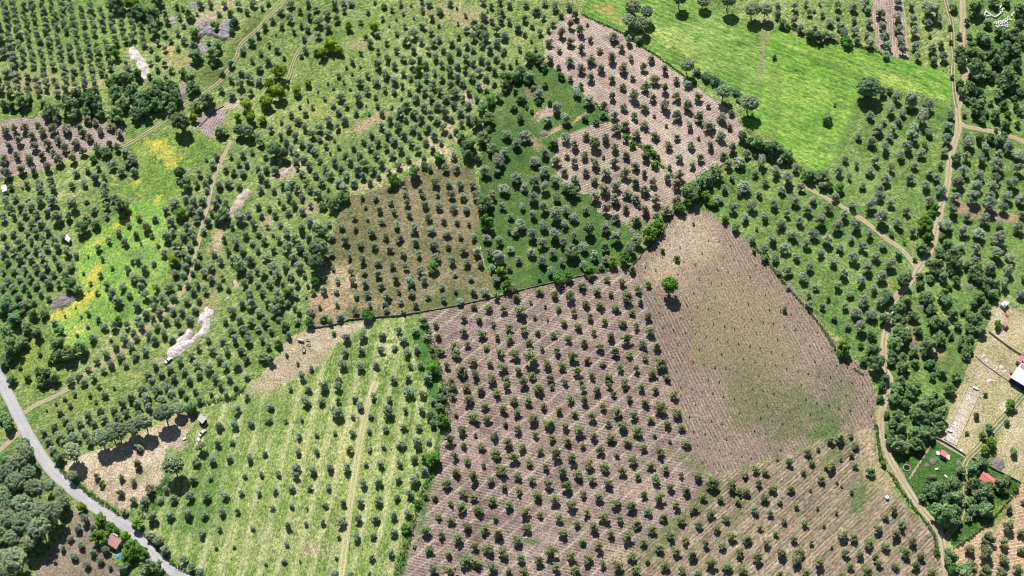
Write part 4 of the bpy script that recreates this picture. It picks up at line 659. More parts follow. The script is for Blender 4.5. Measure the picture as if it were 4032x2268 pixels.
def np_mesh(name, v, q, mat, smooth_=False):
    me = bpy.data.meshes.new(name)
    n = q.shape[1]
    me.vertices.add(len(v)); me.vertices.foreach_set('co', np.asarray(v, np.float32).ravel())
    me.loops.add(q.size); me.loops.foreach_set('vertex_index', q.astype(np.int32).ravel())
    me.polygons.add(len(q))
    me.polygons.foreach_set('loop_start', np.arange(0, q.size, n, dtype=np.int32))
    me.polygons.foreach_set('loop_total', np.full(len(q), n, np.int32))
    if smooth_: me.polygons.foreach_set('use_smooth', np.ones(len(q), bool))
    me.materials.append(mat)
    me.update(calc_edges=True)
    return me


ZLAB = {}
for zi, (nm, poly, amp, mk) in enumerate(ALLZ):
    q = quads[zf == zi]
    if not len(q): continue
    u, inv = np.unique(q.ravel(), return_inverse=True)
    me = np_mesh(nm, V[u], inv.reshape(-1, 4), ground_mat(nm, **mk), True)
    at_ = me.attributes.new('patch', 'FLOAT_COLOR', 'POINT')
    at_.data.foreach_set('color', PC[u].astype(np.float32).ravel())
    tag(mesh_obj(nm, me), kind='structure')
# the country round about, under and beyond the fields
me = bpy.data.meshes.new('ground')
me.from_pydata([(-9000, -9000, -0.9), (9000, -9000, -0.9), (9000, 9000, -0.9), (-9000, 9000, -0.9)], [], [(0, 1, 2, 3)])
me.materials.append(bpy.data.materials['olive_grove_floor'])
tag(mesh_obj('ground', me), kind='structure')

# ------------------------------------------------------------------ road surfaces


def road_mat(name, style):
    m = NT(name)
    uv = m.n('ShaderNodeUVMap').outputs[0]
    sp = m.n('ShaderNodeSeparateXYZ')
    m.set(sp.inputs[0], uv)
    P = m.pos()
    u = m.math('ABSOLUTE', m.math('SUBTRACT', sp.outputs[0], 0.5))        # 0 middle .. 0.5 edge
    u = m.math('ADD', u, m.math('MULTIPLY', m.math('SUBTRACT', m.noise(P, 0.35, 3), 0.5), 0.16))
    n1, n2 = m.noise(P, 0.12, 4), m.noise(P, 1.2, 4, 0.65)
    if style == 'paved':
        col = m.ramp(m.rng(m.math('MULTIPLY_ADD', n1, 0.5, m.math('MULTIPLY', n2, 0.5)), 0.35, 0.65),
                     [A(168, 165, 166), A(188, 185, 186), A(204, 201, 203)])
        rut = m.math('MULTIPLY', m.rng(m.math('ABSOLUTE', m.math('SUBTRACT', u, 0.2)), 0.02, 0.07, 1, 0), 0.35)
        col = m.mix(rut, col, A(214, 211, 213))
        edge = m.math('MULTIPLY', m.rng(u, 0.40, 0.5), 0.7)
        col = m.mix(edge, col, A(170, 158, 140))
        m.bump(n2, 0.03)
    else:
        k_ = 1.06 if style == 'pale' else 1.0
        dirt = m.ramp(m.rng(m.math('MULTIPLY_ADD', n1, 0.5, m.math('MULTIPLY', n2, 0.5)), 0.35, 0.65),
                      [A(168 * k_, 144 * k_, 112 * k_), A(200 * k_, 178 * k_, 144 * k_), A(220 * k_, 202 * k_, 170 * k_)])
        grass = m.ramp(m.rng(n2, 0.35, 0.65), [A(84, 102, 48), A(120, 132, 70), A(160, 158, 104)] if style != 'pale' else [A(140, 152, 80), A(180, 182, 112), A(210, 204, 148)])
        rut = m.rng(m.math('ABSOLUTE', m.math('SUBTRACT', u, 0.24)), 0.09 if style == 'dirt' else 0.04, 0.17 if style == 'dirt' else 0.11, 1, 0)
        if style == 'dirt':
            col = m.mix(m.math('MULTIPLY', m.rng(n1, 0.35, 0.6, 0.15, 0.7), m.math('SUBTRACT', 1.0, rut)), dirt, grass)
            col = m.mix(m.math('MULTIPLY', m.rng(m.math('ABSOLUTE', m.math('SUBTRACT', u, 0.24)), 0.015, 0.05, 1, 0), 0.35), col, A(176, 148, 116))
        else:
            col = m.mix(rut, grass, dirt)
        m.bump(m.math('MULTIPLY_ADD', rut, -0.4, n2), 0.12)
    return m.out(col)


RMAT = {s: road_mat('road_' + s, s) for s in ('paved', 'dirt', 'twin', 'pale')}
for ri, (nm, st, w, ln) in enumerate(ROAD_LINES):
    d = np.gradient(ln, axis=0)
    d /= np.linalg.norm(d, axis=1)[:, None] + 1e-9
    nrm = np.stack([-d[:, 1], d[:, 0]], -1)
    rs = np.random.RandomState(ri)
    L = vnoise(ln[:, 0], ln[:, 1], 5.0, 40 + ri, 3) - 0.5
    Rr = vnoise(ln[:, 0], ln[:, 1], 5.0, 70 + ri, 3) - 0.5
    amp = 0.5 if st == 'paved' else 0.9
    vs, uvs = [], []
    NU = 7
    for i in range(len(ln)):
        for k in range(NU):
            t = k / (NU - 1)
            off = (t - 0.5) * w + (L[i] * amp * (1 - t) + Rr[i] * amp * t)
            z = 0.055 + 0.03 * (1 - (2 * t - 1) ** 2) + 0.012 * (ri % 3) - (0.05 if k in (0, NU - 1) else 0)
            if nm == 'paved_road': z += 0.08
            p = ln[i] + nrm[i] * off
            vs.append((p[0], p[1], z)); uvs.append((t, i * 0.2))
    q = np.array([[i * NU + k, i * NU + k + 1, (i + 1) * NU + k + 1, (i + 1) * NU + k] for i in range(len(ln) - 1) for k in range(NU - 1)])
    q = q[:, ::-1]
    me = np_mesh(nm, np.array(vs), q, RMAT[st], True)
    ul = me.uv_layers.new(name='UVMap')
    ul.data.foreach_set('uv', np.array(uvs, np.float32)[q.ravel()].ravel())
    tag(mesh_obj(nm, me), kind='structure')

# ------------------------------------------------------------------ crowns, trunks
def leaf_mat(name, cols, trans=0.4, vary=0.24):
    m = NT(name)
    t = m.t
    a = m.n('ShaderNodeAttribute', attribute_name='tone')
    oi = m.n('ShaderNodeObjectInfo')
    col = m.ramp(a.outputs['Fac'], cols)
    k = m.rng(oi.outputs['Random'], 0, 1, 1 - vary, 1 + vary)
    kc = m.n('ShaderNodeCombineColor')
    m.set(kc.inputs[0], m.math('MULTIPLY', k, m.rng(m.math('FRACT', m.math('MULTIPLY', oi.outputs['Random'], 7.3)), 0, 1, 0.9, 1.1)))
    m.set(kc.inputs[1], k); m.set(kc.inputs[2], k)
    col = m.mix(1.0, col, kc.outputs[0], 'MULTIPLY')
    t.nodes.remove(m.bsdf)
    d, tr, mx = m.n('ShaderNodeBsdfDiffuse'), m.n('ShaderNodeBsdfTranslucent'), m.n('ShaderNodeMixShader')
    m.set(d.inputs[0], col); m.set(tr.inputs[0], col)
    mx.inputs[0].default_value = trans
    t.links.new(d.outputs[0], mx.inputs[1]); t.links.new(tr.outputs[0], mx.inputs[2])
    t.links.new(mx.outputs[0], t.nodes['Material Output'].inputs[0])
    return m.m


def L(*c): return srgb(*c, k=0.78)


LEAF = dict(
    o=leaf_mat('olive_leaves', [L(96, 112, 84), L(140, 156, 126), L(184, 196, 170)]),
    s=leaf_mat('silver_olive_leaves', [L(100, 114, 88), L(146, 158, 132), L(190, 198, 174)]),
    p=leaf_mat('green_olive_leaves', [L(88, 100, 66), L(128, 140, 96), L(178, 184, 134)]),
    l=leaf_mat('pale_olive_leaves', [L(102, 108, 82), L(150, 154, 124), L(190, 192, 162)]),
    d=leaf_mat('dark_leaves', [L(70, 96, 60), L(112, 140, 92), L(164, 186, 134)]),
    r=leaf_mat('dense_leaves', [L(74, 96, 64), L(110, 132, 92), L(150, 168, 124)]),
    g=leaf_mat('green_leaves', [L(64, 100, 42), L(98, 138, 60), L(140, 174, 90)]),
    G=None,
    y=leaf_mat('yellow_green_leaves', [L(88, 114, 36), L(132, 154, 50), L(170, 184, 76)]),
    n=leaf_mat('pine_needles', [L(76, 92, 66), L(118, 134, 100), L(160, 172, 136)], 0.1),
    c=leaf_mat('cane_leaves', [L(70, 104, 76), L(104, 136, 104), L(150, 176, 138)]),
)
LEAF['G'] = LEAF['g']
BARK = plain('bark', srgb(110, 98, 84), 0.35, 3.0)
PBARK = plain('pine_bark', srgb(120, 88, 68), 0.35, 3.0)
TWIG = plain('dead_twigs', srgb(150, 142, 140), 0.4, 1.5)


def crown_mesh(name, kd, seed):
    rs = np.random.RandomState(seed)
    h = KIND_H[kd]
    P = dict(  # clumps, leaves, clump size, leaf size, half height, core size, lobes
        o=(46, 40, .125, .055, .44, .30, 5), d=(46, 44, .12, .06, .40, .36, 6), r=(80, 36, .085, .05, .46, .43, 0), g=(40, 42, .12, .06, .38, .33, 5),
        n=(90, 40, .08, .045, .36, .42, 0), c=(30, 30, .10, .10, .30, .2, 6))
    P.update(G=(80, 44, .10, .055, .52, .40, 0), s=P['o'], p=(42, 44, .125, .054, .48, .28, 5), l=(38, 44, .12, .052, .48, .24, 6), y=P['g'])
    nc, nl, cr, ls, hz, core, nlob = P[kd]
    cen = []
    lob = []
    if nlob:
        a0 = rs.rand() * 6.28
        for i in range(nlob):
            a = a0 + i * 6.283 / nlob + rs.uniform(-.4, .4)
            rr = rs.uniform(.14, .30)
            lob.append((rr * math.cos(a), rr * math.sin(a), rs.uniform(-.55, .35) * hz, rs.uniform(.17, .30)))
        lob.append((rs.uniform(-.06, .06), rs.uniform(-.06, .06), hz * .55, rs.uniform(.2, .27)))
    for i in range(nc):
        d = rs.normal(size=3)
        d /= np.linalg.norm(d)
        if nlob:
            b = lob[i % len(lob)]
            if d[2] < -.35: d[2] *= -.6
            q = np.array([b[0] + d[0] * b[3] * .85, b[1] + d[1] * b[3] * .85, b[2] + d[2] * b[3] * (.85 if kd != 'n' else .55)])
        else:
            if d[2] < (-.5 if kd != 'n' else -.2): d[2] *= -1
            q = d * np.array([.43, .43, hz * .92]) * rs.uniform(.88, 1.0)
        cen.append((q, rs.rand(), cr * rs.uniform(.75, 1.25)))
    vs, tone = [], []
    for q, tn, r in cen:
        d = rs.normal(size=(nl, 3)); d /= np.linalg.norm(d, axis=1)[:, None]
        p = q + d * r * rs.uniform(.5, 1.05, (nl, 1))
        nrm = d + rs.normal(size=(nl, 3)) * .55 + np.array([0, .3, .85]); nrm /= np.linalg.norm(nrm, axis=1)[:, None]
        u = np.cross(nrm, rs.normal(size=(nl, 3))); u /= np.linalg.norm(u, axis=1)[:, None]
        w = np.cross(nrm, u)
        s = ls * rs.uniform(.6, 1.25, (nl, 1))
        asp = .55 if kd != 'c' else .22
        quad = np.stack([p - u * s, p - w * s * asp, p + u * s, p + w * s * asp], 1)
        vs.append(quad.reshape(-1, 3))
        tone.append(np.clip(.28 * tn + .72 * rs.rand(nl) * .9 + .05, 0, 1))
    v = np.concatenate(vs)
    v[:, 2] += h
    v[:, 2] = np.maximum(v[:, 2], .015)
    q = np.arange(len(v)).reshape(-1, 4)
    tone = np.concatenate(tone)
    # inner mass of twigs and leaves
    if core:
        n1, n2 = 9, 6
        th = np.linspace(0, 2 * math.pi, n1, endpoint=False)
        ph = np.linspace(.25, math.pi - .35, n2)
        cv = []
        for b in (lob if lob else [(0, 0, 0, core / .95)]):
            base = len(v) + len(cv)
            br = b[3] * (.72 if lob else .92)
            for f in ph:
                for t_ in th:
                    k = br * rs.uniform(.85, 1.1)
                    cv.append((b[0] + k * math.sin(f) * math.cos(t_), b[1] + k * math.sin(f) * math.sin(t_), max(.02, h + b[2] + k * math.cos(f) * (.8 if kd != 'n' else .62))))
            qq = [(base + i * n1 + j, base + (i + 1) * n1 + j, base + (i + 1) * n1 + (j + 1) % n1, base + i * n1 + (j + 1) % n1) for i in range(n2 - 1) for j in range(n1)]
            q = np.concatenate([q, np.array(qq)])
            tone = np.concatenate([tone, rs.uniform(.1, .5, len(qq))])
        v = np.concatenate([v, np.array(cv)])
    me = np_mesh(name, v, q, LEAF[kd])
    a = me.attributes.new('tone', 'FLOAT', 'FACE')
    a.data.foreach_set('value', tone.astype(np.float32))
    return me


def trunk_mesh(kd, seed):
    r = random.Random(seed)
    m = MB()
    h = KIND_H[kd]
    if kd == 'n':
        m.tube((0, 0, -.03), (r.uniform(-.02, .02), r.uniform(-.02, .02), .5 * h), .035, .028, 7)
        m.tube((0, 0, .48 * h), (0, 0, h), .03, .012, 7)
        top = .62 * h
    else:
        m.tube((0, 0, -.03), (0, 0, .42 * h), .055, .04, 7)
        top = .38 * h
    for i in range(4):
        a = i * 1.57 + r.uniform(-.5, .5)
        m.tube((0, 0, top), (.24 * math.cos(a), .24 * math.sin(a), h + r.uniform(0, .1)), .028, .008, 5)
    return m.mesh('trunk', PBARK if kd == 'n' else BARK)


def brush_mesh(name, seed):
    r = random.Random(seed)
    m = MB()
    for i in range(260):
        a, d = r.uniform(0, 6.28), .46 * math.sqrt(r.random())
        x, y = d * math.cos(a), d * math.sin(a)
        z = .24 * (1 - (d / .5) ** 2) * r.uniform(.1, 1) + .01
        b, el, ln = r.uniform(0, 6.28), r.uniform(-.3, .6), r.uniform(.06, .17)
        m.tube((x, y, z), (x + ln * math.cos(b) * math.cos(el), y + ln * math.sin(b) * math.cos(el), max(.01, z + ln * math.sin(el))), .008, .003, 3)
    c = []
    for i in range(7):
        for j in range(12):
            rr = .44 * (i / 6)
            a = j * math.pi / 6
            c.append((rr * math.cos(a) * r.uniform(.9, 1.1), rr * math.sin(a) * r.uniform(.9, 1.1), max(0.0, .2 * (1 - (i / 6) ** 2) * r.uniform(.75, 1.1))))
    m.add(c, [(i * 12 + j, (i + 1) * 12 + j, (i + 1) * 12 + (j + 1) % 12, i * 12 + (j + 1) % 12) for i in range(6) for j in range(12)])
    return m.mesh(name, TWIG)


NVAR = dict(o=9, p=9, s=8, l=7, d=8, r=3, g=5, y=3, n=5, c=3, G=1)
CROWN = {k: [crown_mesh('crown', k, 100 * ord(k) + i) for i in range(n)] for k, n in NVAR.items()}
TRUNK = {k: [trunk_mesh(k, ord(k) + i) for i in range(2)] for k in NVAR}
BRUSH = [brush_mesh('brush_pile', i) for i in range(3)]

ORD = ('first second third fourth fifth sixth seventh eighth ninth tenth eleventh twelfth thirteenth fourteenth fifteenth sixteenth seventeenth '
       'eighteenth nineteenth twentieth').split()


def ordinal(n):
    """n counts from 1"""
    if n <= 20: return ORD[n - 1]
    tens = {2: 'twent', 3: 'thirt', 4: 'fort', 5: 'fift', 6: 'sixt', 7: 'sevent', 8: 'eight', 9: 'ninet'}[n // 10]
    return tens + 'ieth' if n % 10 == 0 else tens + 'y-' + ORD[n % 10 - 1]


def base_of(t):
    kd, px, py, w = t
    wm = w * mpp(px, py)
    hm = KIND_H[kd] * wm
    b = at(px, py, hm)
    wm = w * mpp(px, py) * (CAM_H - hm) / CAM_H
    return b[0], b[1], wm


GZ = gz
GROW = dict(o=1.02, p=1.05, s=1.06, l=1.08, d=1.2, r=1.05, g=1.15, y=1.15, n=1.22, c=1.2, G=1.08)


def ground_z(x, y):
    i, k = int(round((x - X0) / CELL)), int(round((y - Y0) / CELL))
    return float(GZ[k, i]) if 0 <= i <= nx and 0 <= k <= ny else 0.0


def plant(name, t, var, label, cat, group):
    kd = t[0]
    x, y, w = base_of(t)
    r = random.Random(int(t[1] * 7 + t[2] * 13))
    w *= GROW[kd]
    root = empty(name, (x, y, ground_z(x, y) - .03), r.uniform(0, 6.283), (w * r.uniform(.86, 1.14), w * r.uniform(.86, 1.14), w * r.uniform(.85, 1.18)))
    c = mesh_obj('crown', CROWN[kd][var % len(CROWN[kd])], root)
    k = mesh_obj('trunk', TRUNK[kd][var % 2], root)
    tag(root, label, cat, group)
    return root, c, k


# ---- olive trees: 300 one by one, each named by its row; the others as one grove
OLIVES = [t for t in ALLT if t[0] in 'opsl']
ZP = {}
for nm, poly, amp, mk in ZONES: ZP.setdefault(nm, []).append(poly)
FIELDS = [  # phrase, polygons, slope of the rows in the photo, spacing of the rows (photo pixels)
    ('in the furrowed stubble orchard', ZP['stubble_orchard_field'], -.62, 62),
    ('in the big ploughed orchard', ZP['ploughed_orchard_field'], .27, 52),
    ('in the pale green orchard', ZP['green_orchard_field'], -.075, 70),
    ('in the dark green lush grove', ZP['lush_grove_floor'], -.8, 66),
    ('in the upper ploughed field', ZP['upper_ploughed_field'], .87, 76),
    ('in the middle ploughed plot', ZP['middle_ploughed_field'], .87, 70),
    ('in the brown grass field', ZP['brown_grass_field'], .27, 56),
    ('in the orange ploughed corner', ZP['orange_ploughed_plot'], .1, 60),
    ('in the left ploughed patch', ZP['left_ploughed_field'], .3, 46),
    ('on the narrow ploughed strip', ZP['ploughed_strip'], .1, 45),
    ('in the yellow-flowered left meadow', ZP['left_meadow'], .1, 50),
    ('in the dry straw clearing', ZP['dry_clearing'], 0, 60),
    ('above the green crop field', [T(3, 0, [(-10, -50), (775, -50), (800, 340), (600, 380), (300, 330), (50, 210)])], .5, 50),
    ('above the right crop field', [T(3, 0, [(1000, -50), (1400, -50), (1400, 560), (1280, 520), (1060, 460)])], .4, 50),
    ('below the right crop field', [T(3, 0, [(690, 640), (1120, 690), (1420, 780), (1430, 960), (1360, 1400), (1240, 1850), (1120, 1990), (870, 1785), (430, 1490), (250, 1400), (420, 1290), (560, 1110), (690, 800)])], .35, 62),
    ('right of the dirt road', [T(3, 0, [(1450, 960), (2100, 1100), (2100, 2400), (1600, 2200), (1250, 1930), (1360, 1400)])], .3, 64),
    ('between bare field and dirt road', [T(3, 1, [(-620, -100), (-180, -420), (200, -30), (560, 130), (980, 430), (1110, 570), (920, 900), (870, 1200), (700, 1350), (0, 560)])], .72, 64),
    ('below the pale rock', [T(0, 2, [(170, 230), (560, 20), (1200, -160), (1900, -160), (1500, 130), (1000, 300), (480, 600), (250, 400)])], -.3, 46),
    ('beside the tiled house', [T(0, 2, [(400, 950), (1000, 1000), (1100, 1500), (200, 1500)])], -.2, 60),
    ('in the left edge grove', [T(0, 1, [(-50, -250), (900, -250), (960, 130), (560, 480), (600, 760), (-50, 1000)])], .55, 44),
    ('in the hillside grove', [gp], .28, 27),
]


def in_poly(x, y, polys):
    return any(inside(np.array([x]), np.array([y]), p)[0] for p in polys)


fld = {}
for t in OLIVES:
    for fi, (ph, polys, sl, pitch) in enumerate(FIELDS):
        if in_poly(t[1], t[2] + t[3] * .45, polys) or in_poly(t[1], t[2], polys):
            fld[t] = fi
            break
    else:
        fld[t] = -1 if t[1] > 1000 else -2
FIELDS.append(('in the grove along left track', None, -.2, 40))      # -2
FIELDS.append(('in the large sloping grove', None, .3, 44))                   # -1
rows = {}
for t in OLIVES:
    fi = fld[t]
    sl, pitch = FIELDS[fi][2:]
    rows.setdefault(fi, {}).setdefault(int(math.floor((t[2] - sl * t[1]) / pitch)), []).append(t)
OLAB = {}
for fi, rr in rows.items():
    for n, k in enumerate(sorted(rr)):
        for m_, t in enumerate(sorted(rr[k], key=lambda q: q[1])):
            OLAB[t] = (n + 1, m_ + 1, len(rr), len(rr[k]))
big = set(sorted([t for t in OLIVES if 12 < t[1] < PW - 12 and 12 < t[2] < PH - 12], key=lambda q: -q[3] - .004 * q[2])[:300])
LOOK = dict(o='grey-green', p='olive-green', s='silvery', l='pale')
proto = {}
for i, t in enumerate(sorted(big, key=lambda q: (q[2], q[1]))):
    n, m_, nr, nm_ = OLAB[t]
    sz = 'broad ' if t[3] > K * 88 else ''
    lab = '%s%s olive %s, %s from left in %s row down' % (sz, LOOK[t[0]], FIELDS[fld[t]][0], ordinal(m_), ordinal(n))
    var = i % NVAR[t[0]]
    root, c, k = plant('olive_tree', t, var, lab, 'olive tree', 'olive trees ' + FIELDS[fld[t]][0])
    proto.setdefault((t[0], var), (c, k))
rest = [t for t in OLIVES if t not in big]
pts, sc, ro, kn, vr, hz_ = [], [], [], [], [], []
for i, t in enumerate(rest):
    x, y, w = base_of(t)
    r = random.Random(int(t[1] * 7 + t[2] * 13))
    pts.append((x, y, ground_z(x, y) - .03)); sc.append((w * GROW[t[0]] * r.uniform(.86, 1.14), w * GROW[t[0]] * r.uniform(.86, 1.14), w * GROW[t[0]] * r.uniform(.85, 1.18))); ro.append(r.uniform(0, 6.283))
    kn.append('opsl'.index(t[0])); vr.append(r.randrange(60))
me = bpy.data.meshes.new('olive_grove')
me.from_pydata(pts, [], [])
for nm, ty, dat in (('tsc', 'FLOAT_VECTOR', sc), ('trot', 'FLOAT', ro), ('tkind', 'INT', kn), ('tvar', 'INT', vr)):
    a = me.attributes.new(nm, ty, 'POINT')
    a.data.foreach_set('vector' if ty == 'FLOAT_VECTOR' else 'value', np.array(dat, np.int32 if ty == 'INT' else np.float32).ravel())
grove = tag(mesh_obj('olive_grove', me), 'the many smaller olive trees of the groves, in rows on the slopes', 'olive grove', kind='stuff')
ng = bpy.data.node_groups.new('olive_grove', 'GeometryNodeTree')
ng.interface.new_socket('Geometry', in_out='INPUT', socket_type='NodeSocketGeometry')
ng.interface.new_socket('Geometry', in_out='OUTPUT', socket_type='NodeSocketGeometry')
N, LK = ng.nodes, ng.links
gi, go = N.new('NodeGroupInput'), N.new('NodeGroupOutput')
jo = N.new('GeometryNodeJoinGeometry')


def named(nm, ty):
    nd = N.new('GeometryNodeInputNamedAttribute')
    nd.data_type = ty
    nd.inputs['Name'].default_value = nm
    return next(o for o in nd.outputs if o.enabled)


for ki, kd in enumerate('opsl'):
    js = N.new('GeometryNodeJoinGeometry')
    for var in range(NVAR[kd]):
        if (kd, var) not in proto: continue
        c, k = proto[(kd, var)]
        jt = N.new('GeometryNodeJoinGeometry')
        for ob in (c, k):
            oi = N.new('GeometryNodeObjectInfo')
            oi.transform_space = 'ORIGINAL'
            oi.inputs['Object'].default_value = ob
            LK.new(oi.outputs['Geometry'], jt.inputs[0])
        g2 = N.new('GeometryNodeGeometryToInstance')
        LK.new(jt.outputs[0], g2.inputs[0])
        LK.new(g2.outputs[0], js.inputs[0])
    ip = N.new('GeometryNodeInstanceOnPoints')
    LK.new(gi.outputs[0], ip.inputs['Points'])
    LK.new(js.outputs[0], ip.inputs['Instance'])
    ip.inputs['Pick Instance'].default_value = True
    LK.new(named('tvar', 'INT'), ip.inputs['Instance Index'])
    cmp_ = N.new('FunctionNodeCompare')
    cmp_.data_type, cmp_.operation = 'INT', 'EQUAL'
    ci = [s for s in cmp_.inputs if s.enabled]
    LK.new(named('tkind', 'INT'), ci[0])
    ci[1].default_value = ki
    LK.new(cmp_.outputs[0], ip.inputs['Selection'])
    cr_ = N.new('ShaderNodeCombineXYZ')
    LK.new(named('trot', 'FLOAT'), cr_.inputs[2])
    LK.new(cr_.outputs[0], ip.inputs['Rotation'])
    LK.new(named('tsc', 'FLOAT_VECTOR'), ip.inputs['Scale'])
    LK.new(ip.outputs[0], jo.inputs[0])
LK.new(jo.outputs[0], go.inputs[0])
md = grove.modifiers.new('grove', 'NODES')
md.node_group = ng

# ---- every other tree, shrub and brush pile
ANCH = [  # photo spots (2576-wide) and what one can find there
    (70, 560, 'beside the white-roofed shed at the left edge'), (210, 590, 'beside the white shed in the left grove'), (120, 760, 'by the dark brush thicket near the yellow meadow'), (80, 900, 'in the thicket above the pale road'), (230, 900, 'in the thicket below the yellow meadow'),
    (150, 270, 'in the thicket above the left ploughed patch'), (420, 235, 'in the dense thicket below the white rock'), (390, 30, 'in the clump at the hillside grove corner'), (540, 60, 'among the grey rocks of the upper left'), (560, 300, 'around the small ploughed plot'), (440, 310, 'at the bend of the green track'), (320, 420, 'along the lower edge of left ploughed patch'), (640, 320, 'by the end of the left track'),
    (680, 220, 'beside the upper grassy track'), (830, 120, 'in the green strip of the upper grove'), (700, 375, 'in the small knot of the sloping grove'), (460, 450, 'above the yellow-flowered meadow'), (460, 600, 'along the left track through the grove'), (590, 530, 'beside the pinkish rock slab'), (640, 730, 'beside the pale rock'), (850, 490, 'at the wall corner of brown field'), (800, 620, 'on the left edge of brown field'), (740, 780, 'by the lower grove edge above the trailers'), (850, 830, 'on the stone wall above the pale green orchard'), (1100, 680, 'inside the brown grass field'),
    (1050, 430, 'along the bank above brown field'), (1170, 320, 'between sloping grove and lush grove'), (1300, 180, 'at the head of the green lawn'), (1330, 270, 'on the green lawn'), (1430, 320, 'on the lawn edge beside ploughed plot'), (1210, 520, 'on the left edge of lush grove'), (1270, 690, 'at the lower corner of lush grove'), (1420, 590, 'inside the lush grove'), (1420, 720, 'on the wall below the lush grove'), (1640, 590, 'on the bushy wall beside bare field'), (1580, 400, 'on the hedge line between ploughed fields'), (1700, 500, 'at the top corner of bare field'), (1770, 460, 'in the dark hedge above bare field'), (1690, 730, 'standing alone in bare field'), (1970, 780, 'alone at right of bare field'),
    (1600, 50, 'in the clump at the crop field corner'), (1770, 180, 'on the crop field\'s ploughed edge'), (1880, 270, 'at the lower tip of the crop field'), (1860, 20, 'on the top edge of crop field'), (1930, 380, 'in the hedge below the right crop field'), (2180, 230, 'at the upper end of silvery grove'), (2080, 310, 'alone in the right crop field'), (2060, 90, 'along the top hedge of right crop field'), (1960, 140, 'on the path between crop fields'), (2190, 440, 'below the right crop field'),
    (2400, 140, 'beside the long dirt road at top'), (2520, 40, 'around the beehives'), (2500, 160, 'in the scrub below the beehives'), (2480, 290, 'in the scrub above the road fork'), (2530, 430, 'below the road fork at right'), (2320, 570, 'along the dirt road bend'), (2310, 700, 'at the dirt road narrowing'), (2130, 880, 'on the right fence of bare field'), (2270, 880, 'in the scrub left of the yard, upper part'), (2430, 700, 'in the green scrub right of dirt road'), (2500, 850, 'beside the white tent'), (2400, 900, 'in the scrub lanes above the gravel plot'), (2230, 960, 'where dirt road meets bare field'), (2260, 1040, 'in the scrub beside the dirt road curve'), (2330, 1080, 'in the scrub above the garden'), (2470, 1090, 'in the dry yard by the track'),
    (2380, 1270, 'in the left garden copse'), (2490, 1230, 'around the red-roofed garden house'), (2390, 1170, 'beside the small pink-roofed hut'), (2540, 1170, 'in the dry yard above garden'), (2400, 1420, 'in the bottom right corner'), (2180, 1240, 'at the edge of the furrowed stubble'), (2250, 1350, 'beside the road below the garden'),
    (100, 1230, 'in the pine wood left of road'), (60, 1400, 'in the lower pine wood'), (180, 1130, 'at the upper end of dry clearing'), (310, 1060, 'in the row above the dry clearing'), (420, 1130, 'on the hedge between clearing and orchard'), (310, 1370, 'around the tiled house'), (380, 1440, 'below the tiled house'), (470, 1060, 'by the grey-roofed hut'), (30, 1060, 'left of the pale road'), (1110, 1000, 'on the hedge between orchard and ploughed field'), (1080, 1160, 'on the lower hedge beside ploughed field'), (1030, 830, 'at the top corner of pale green orchard'), (280, 1270, 'inside the dry clearing'),
]
OTHER = {}
for t in ALLT:
    kd = t[0]
    if kd in 'opsl': continue
    f = (t[1] / 1.5652, t[2] / 1.5652)
    a = min(range(len(ANCH)), key=lambda i: (f[0] - ANCH[i][0]) ** 2 + (f[1] - ANCH[i][1]) ** 2)
    if kd == 'd': nm, look, cat = ('broadleaf_tree', 'dark green broadleaf tree', 'tree') if t[3] >= K * 75 else ('dark_shrub', 'dark green shrub', 'shrub')
    elif kd == 'r': nm, look, cat = 'round_tree', 'dense round-crowned tree', 'tree'
    elif kd == 'G': nm, look, cat = 'lone_tree', 'big bright green tree', 'tree'
    elif kd == 'g': nm, look, cat = ('green_tree', 'bright green tree', 'tree') if t[3] >= K * 75 else ('green_bush', 'bright green bush', 'bush')
    elif kd == 'y': nm, look, cat = 'yellow_green_tree', 'yellow-green tree', 'tree'
    elif kd == 'n': nm, look, cat = 'pine_tree', 'dark pine with domed crown', 'pine'
    elif kd == 'b': nm, look, cat = 'brush_pile', 'grey pile of dead brush', 'brush pile'
    else: nm, look, cat = 'cane_clump', 'bluish green cane clump', 'cane'
    if kd == 'c': a = next(i for i, q in enumerate(ANCH) if 'ploughed edge' in q[2])
    OTHER.setdefault((nm, look, cat, a), []).append(t)
PL = dict(broadleaf_tree='broadleaf trees', dark_shrub='dark shrubs', round_tree='round trees', green_tree='green trees', lone_tree='lone trees', green_bush='green bushes', yellow_green_tree='yellow-green trees', pine_tree='pines', brush_pile='brush piles', cane_clump='cane clumps')
ii = 0
for (nm, look, cat, a), ts in OTHER.items():
    ts.sort(key=lambda q: (q[1], q[2]))
    for k, t in enumerate(ts):
        ph = ANCH[a][2]
        if len(ts) == 1: lab = look + ' ' + ph
        elif len(ts) == 2: lab = '%s %s, %s of two' % (look, ph, ('left', 'right')[k])
        else: lab = '%s %s, %s from left' % (look, ph, ordinal(k + 1))
        ii += 1
        if nm == 'brush_pile':
            x, y, w = base_of(t)
            o = mesh_obj('brush_pile', BRUSH[ii % 3])
            o.location = (x, y, ground_z(x, y) - .05); o.scale = (w, w, w * .9); o.rotation_euler = (0, 0, ii)
            tag(o, lab, cat, PL[nm] + ' ' + ph)
        else:
            plant(nm, t, ii, lab, cat, PL[nm] + ' ' + ph)

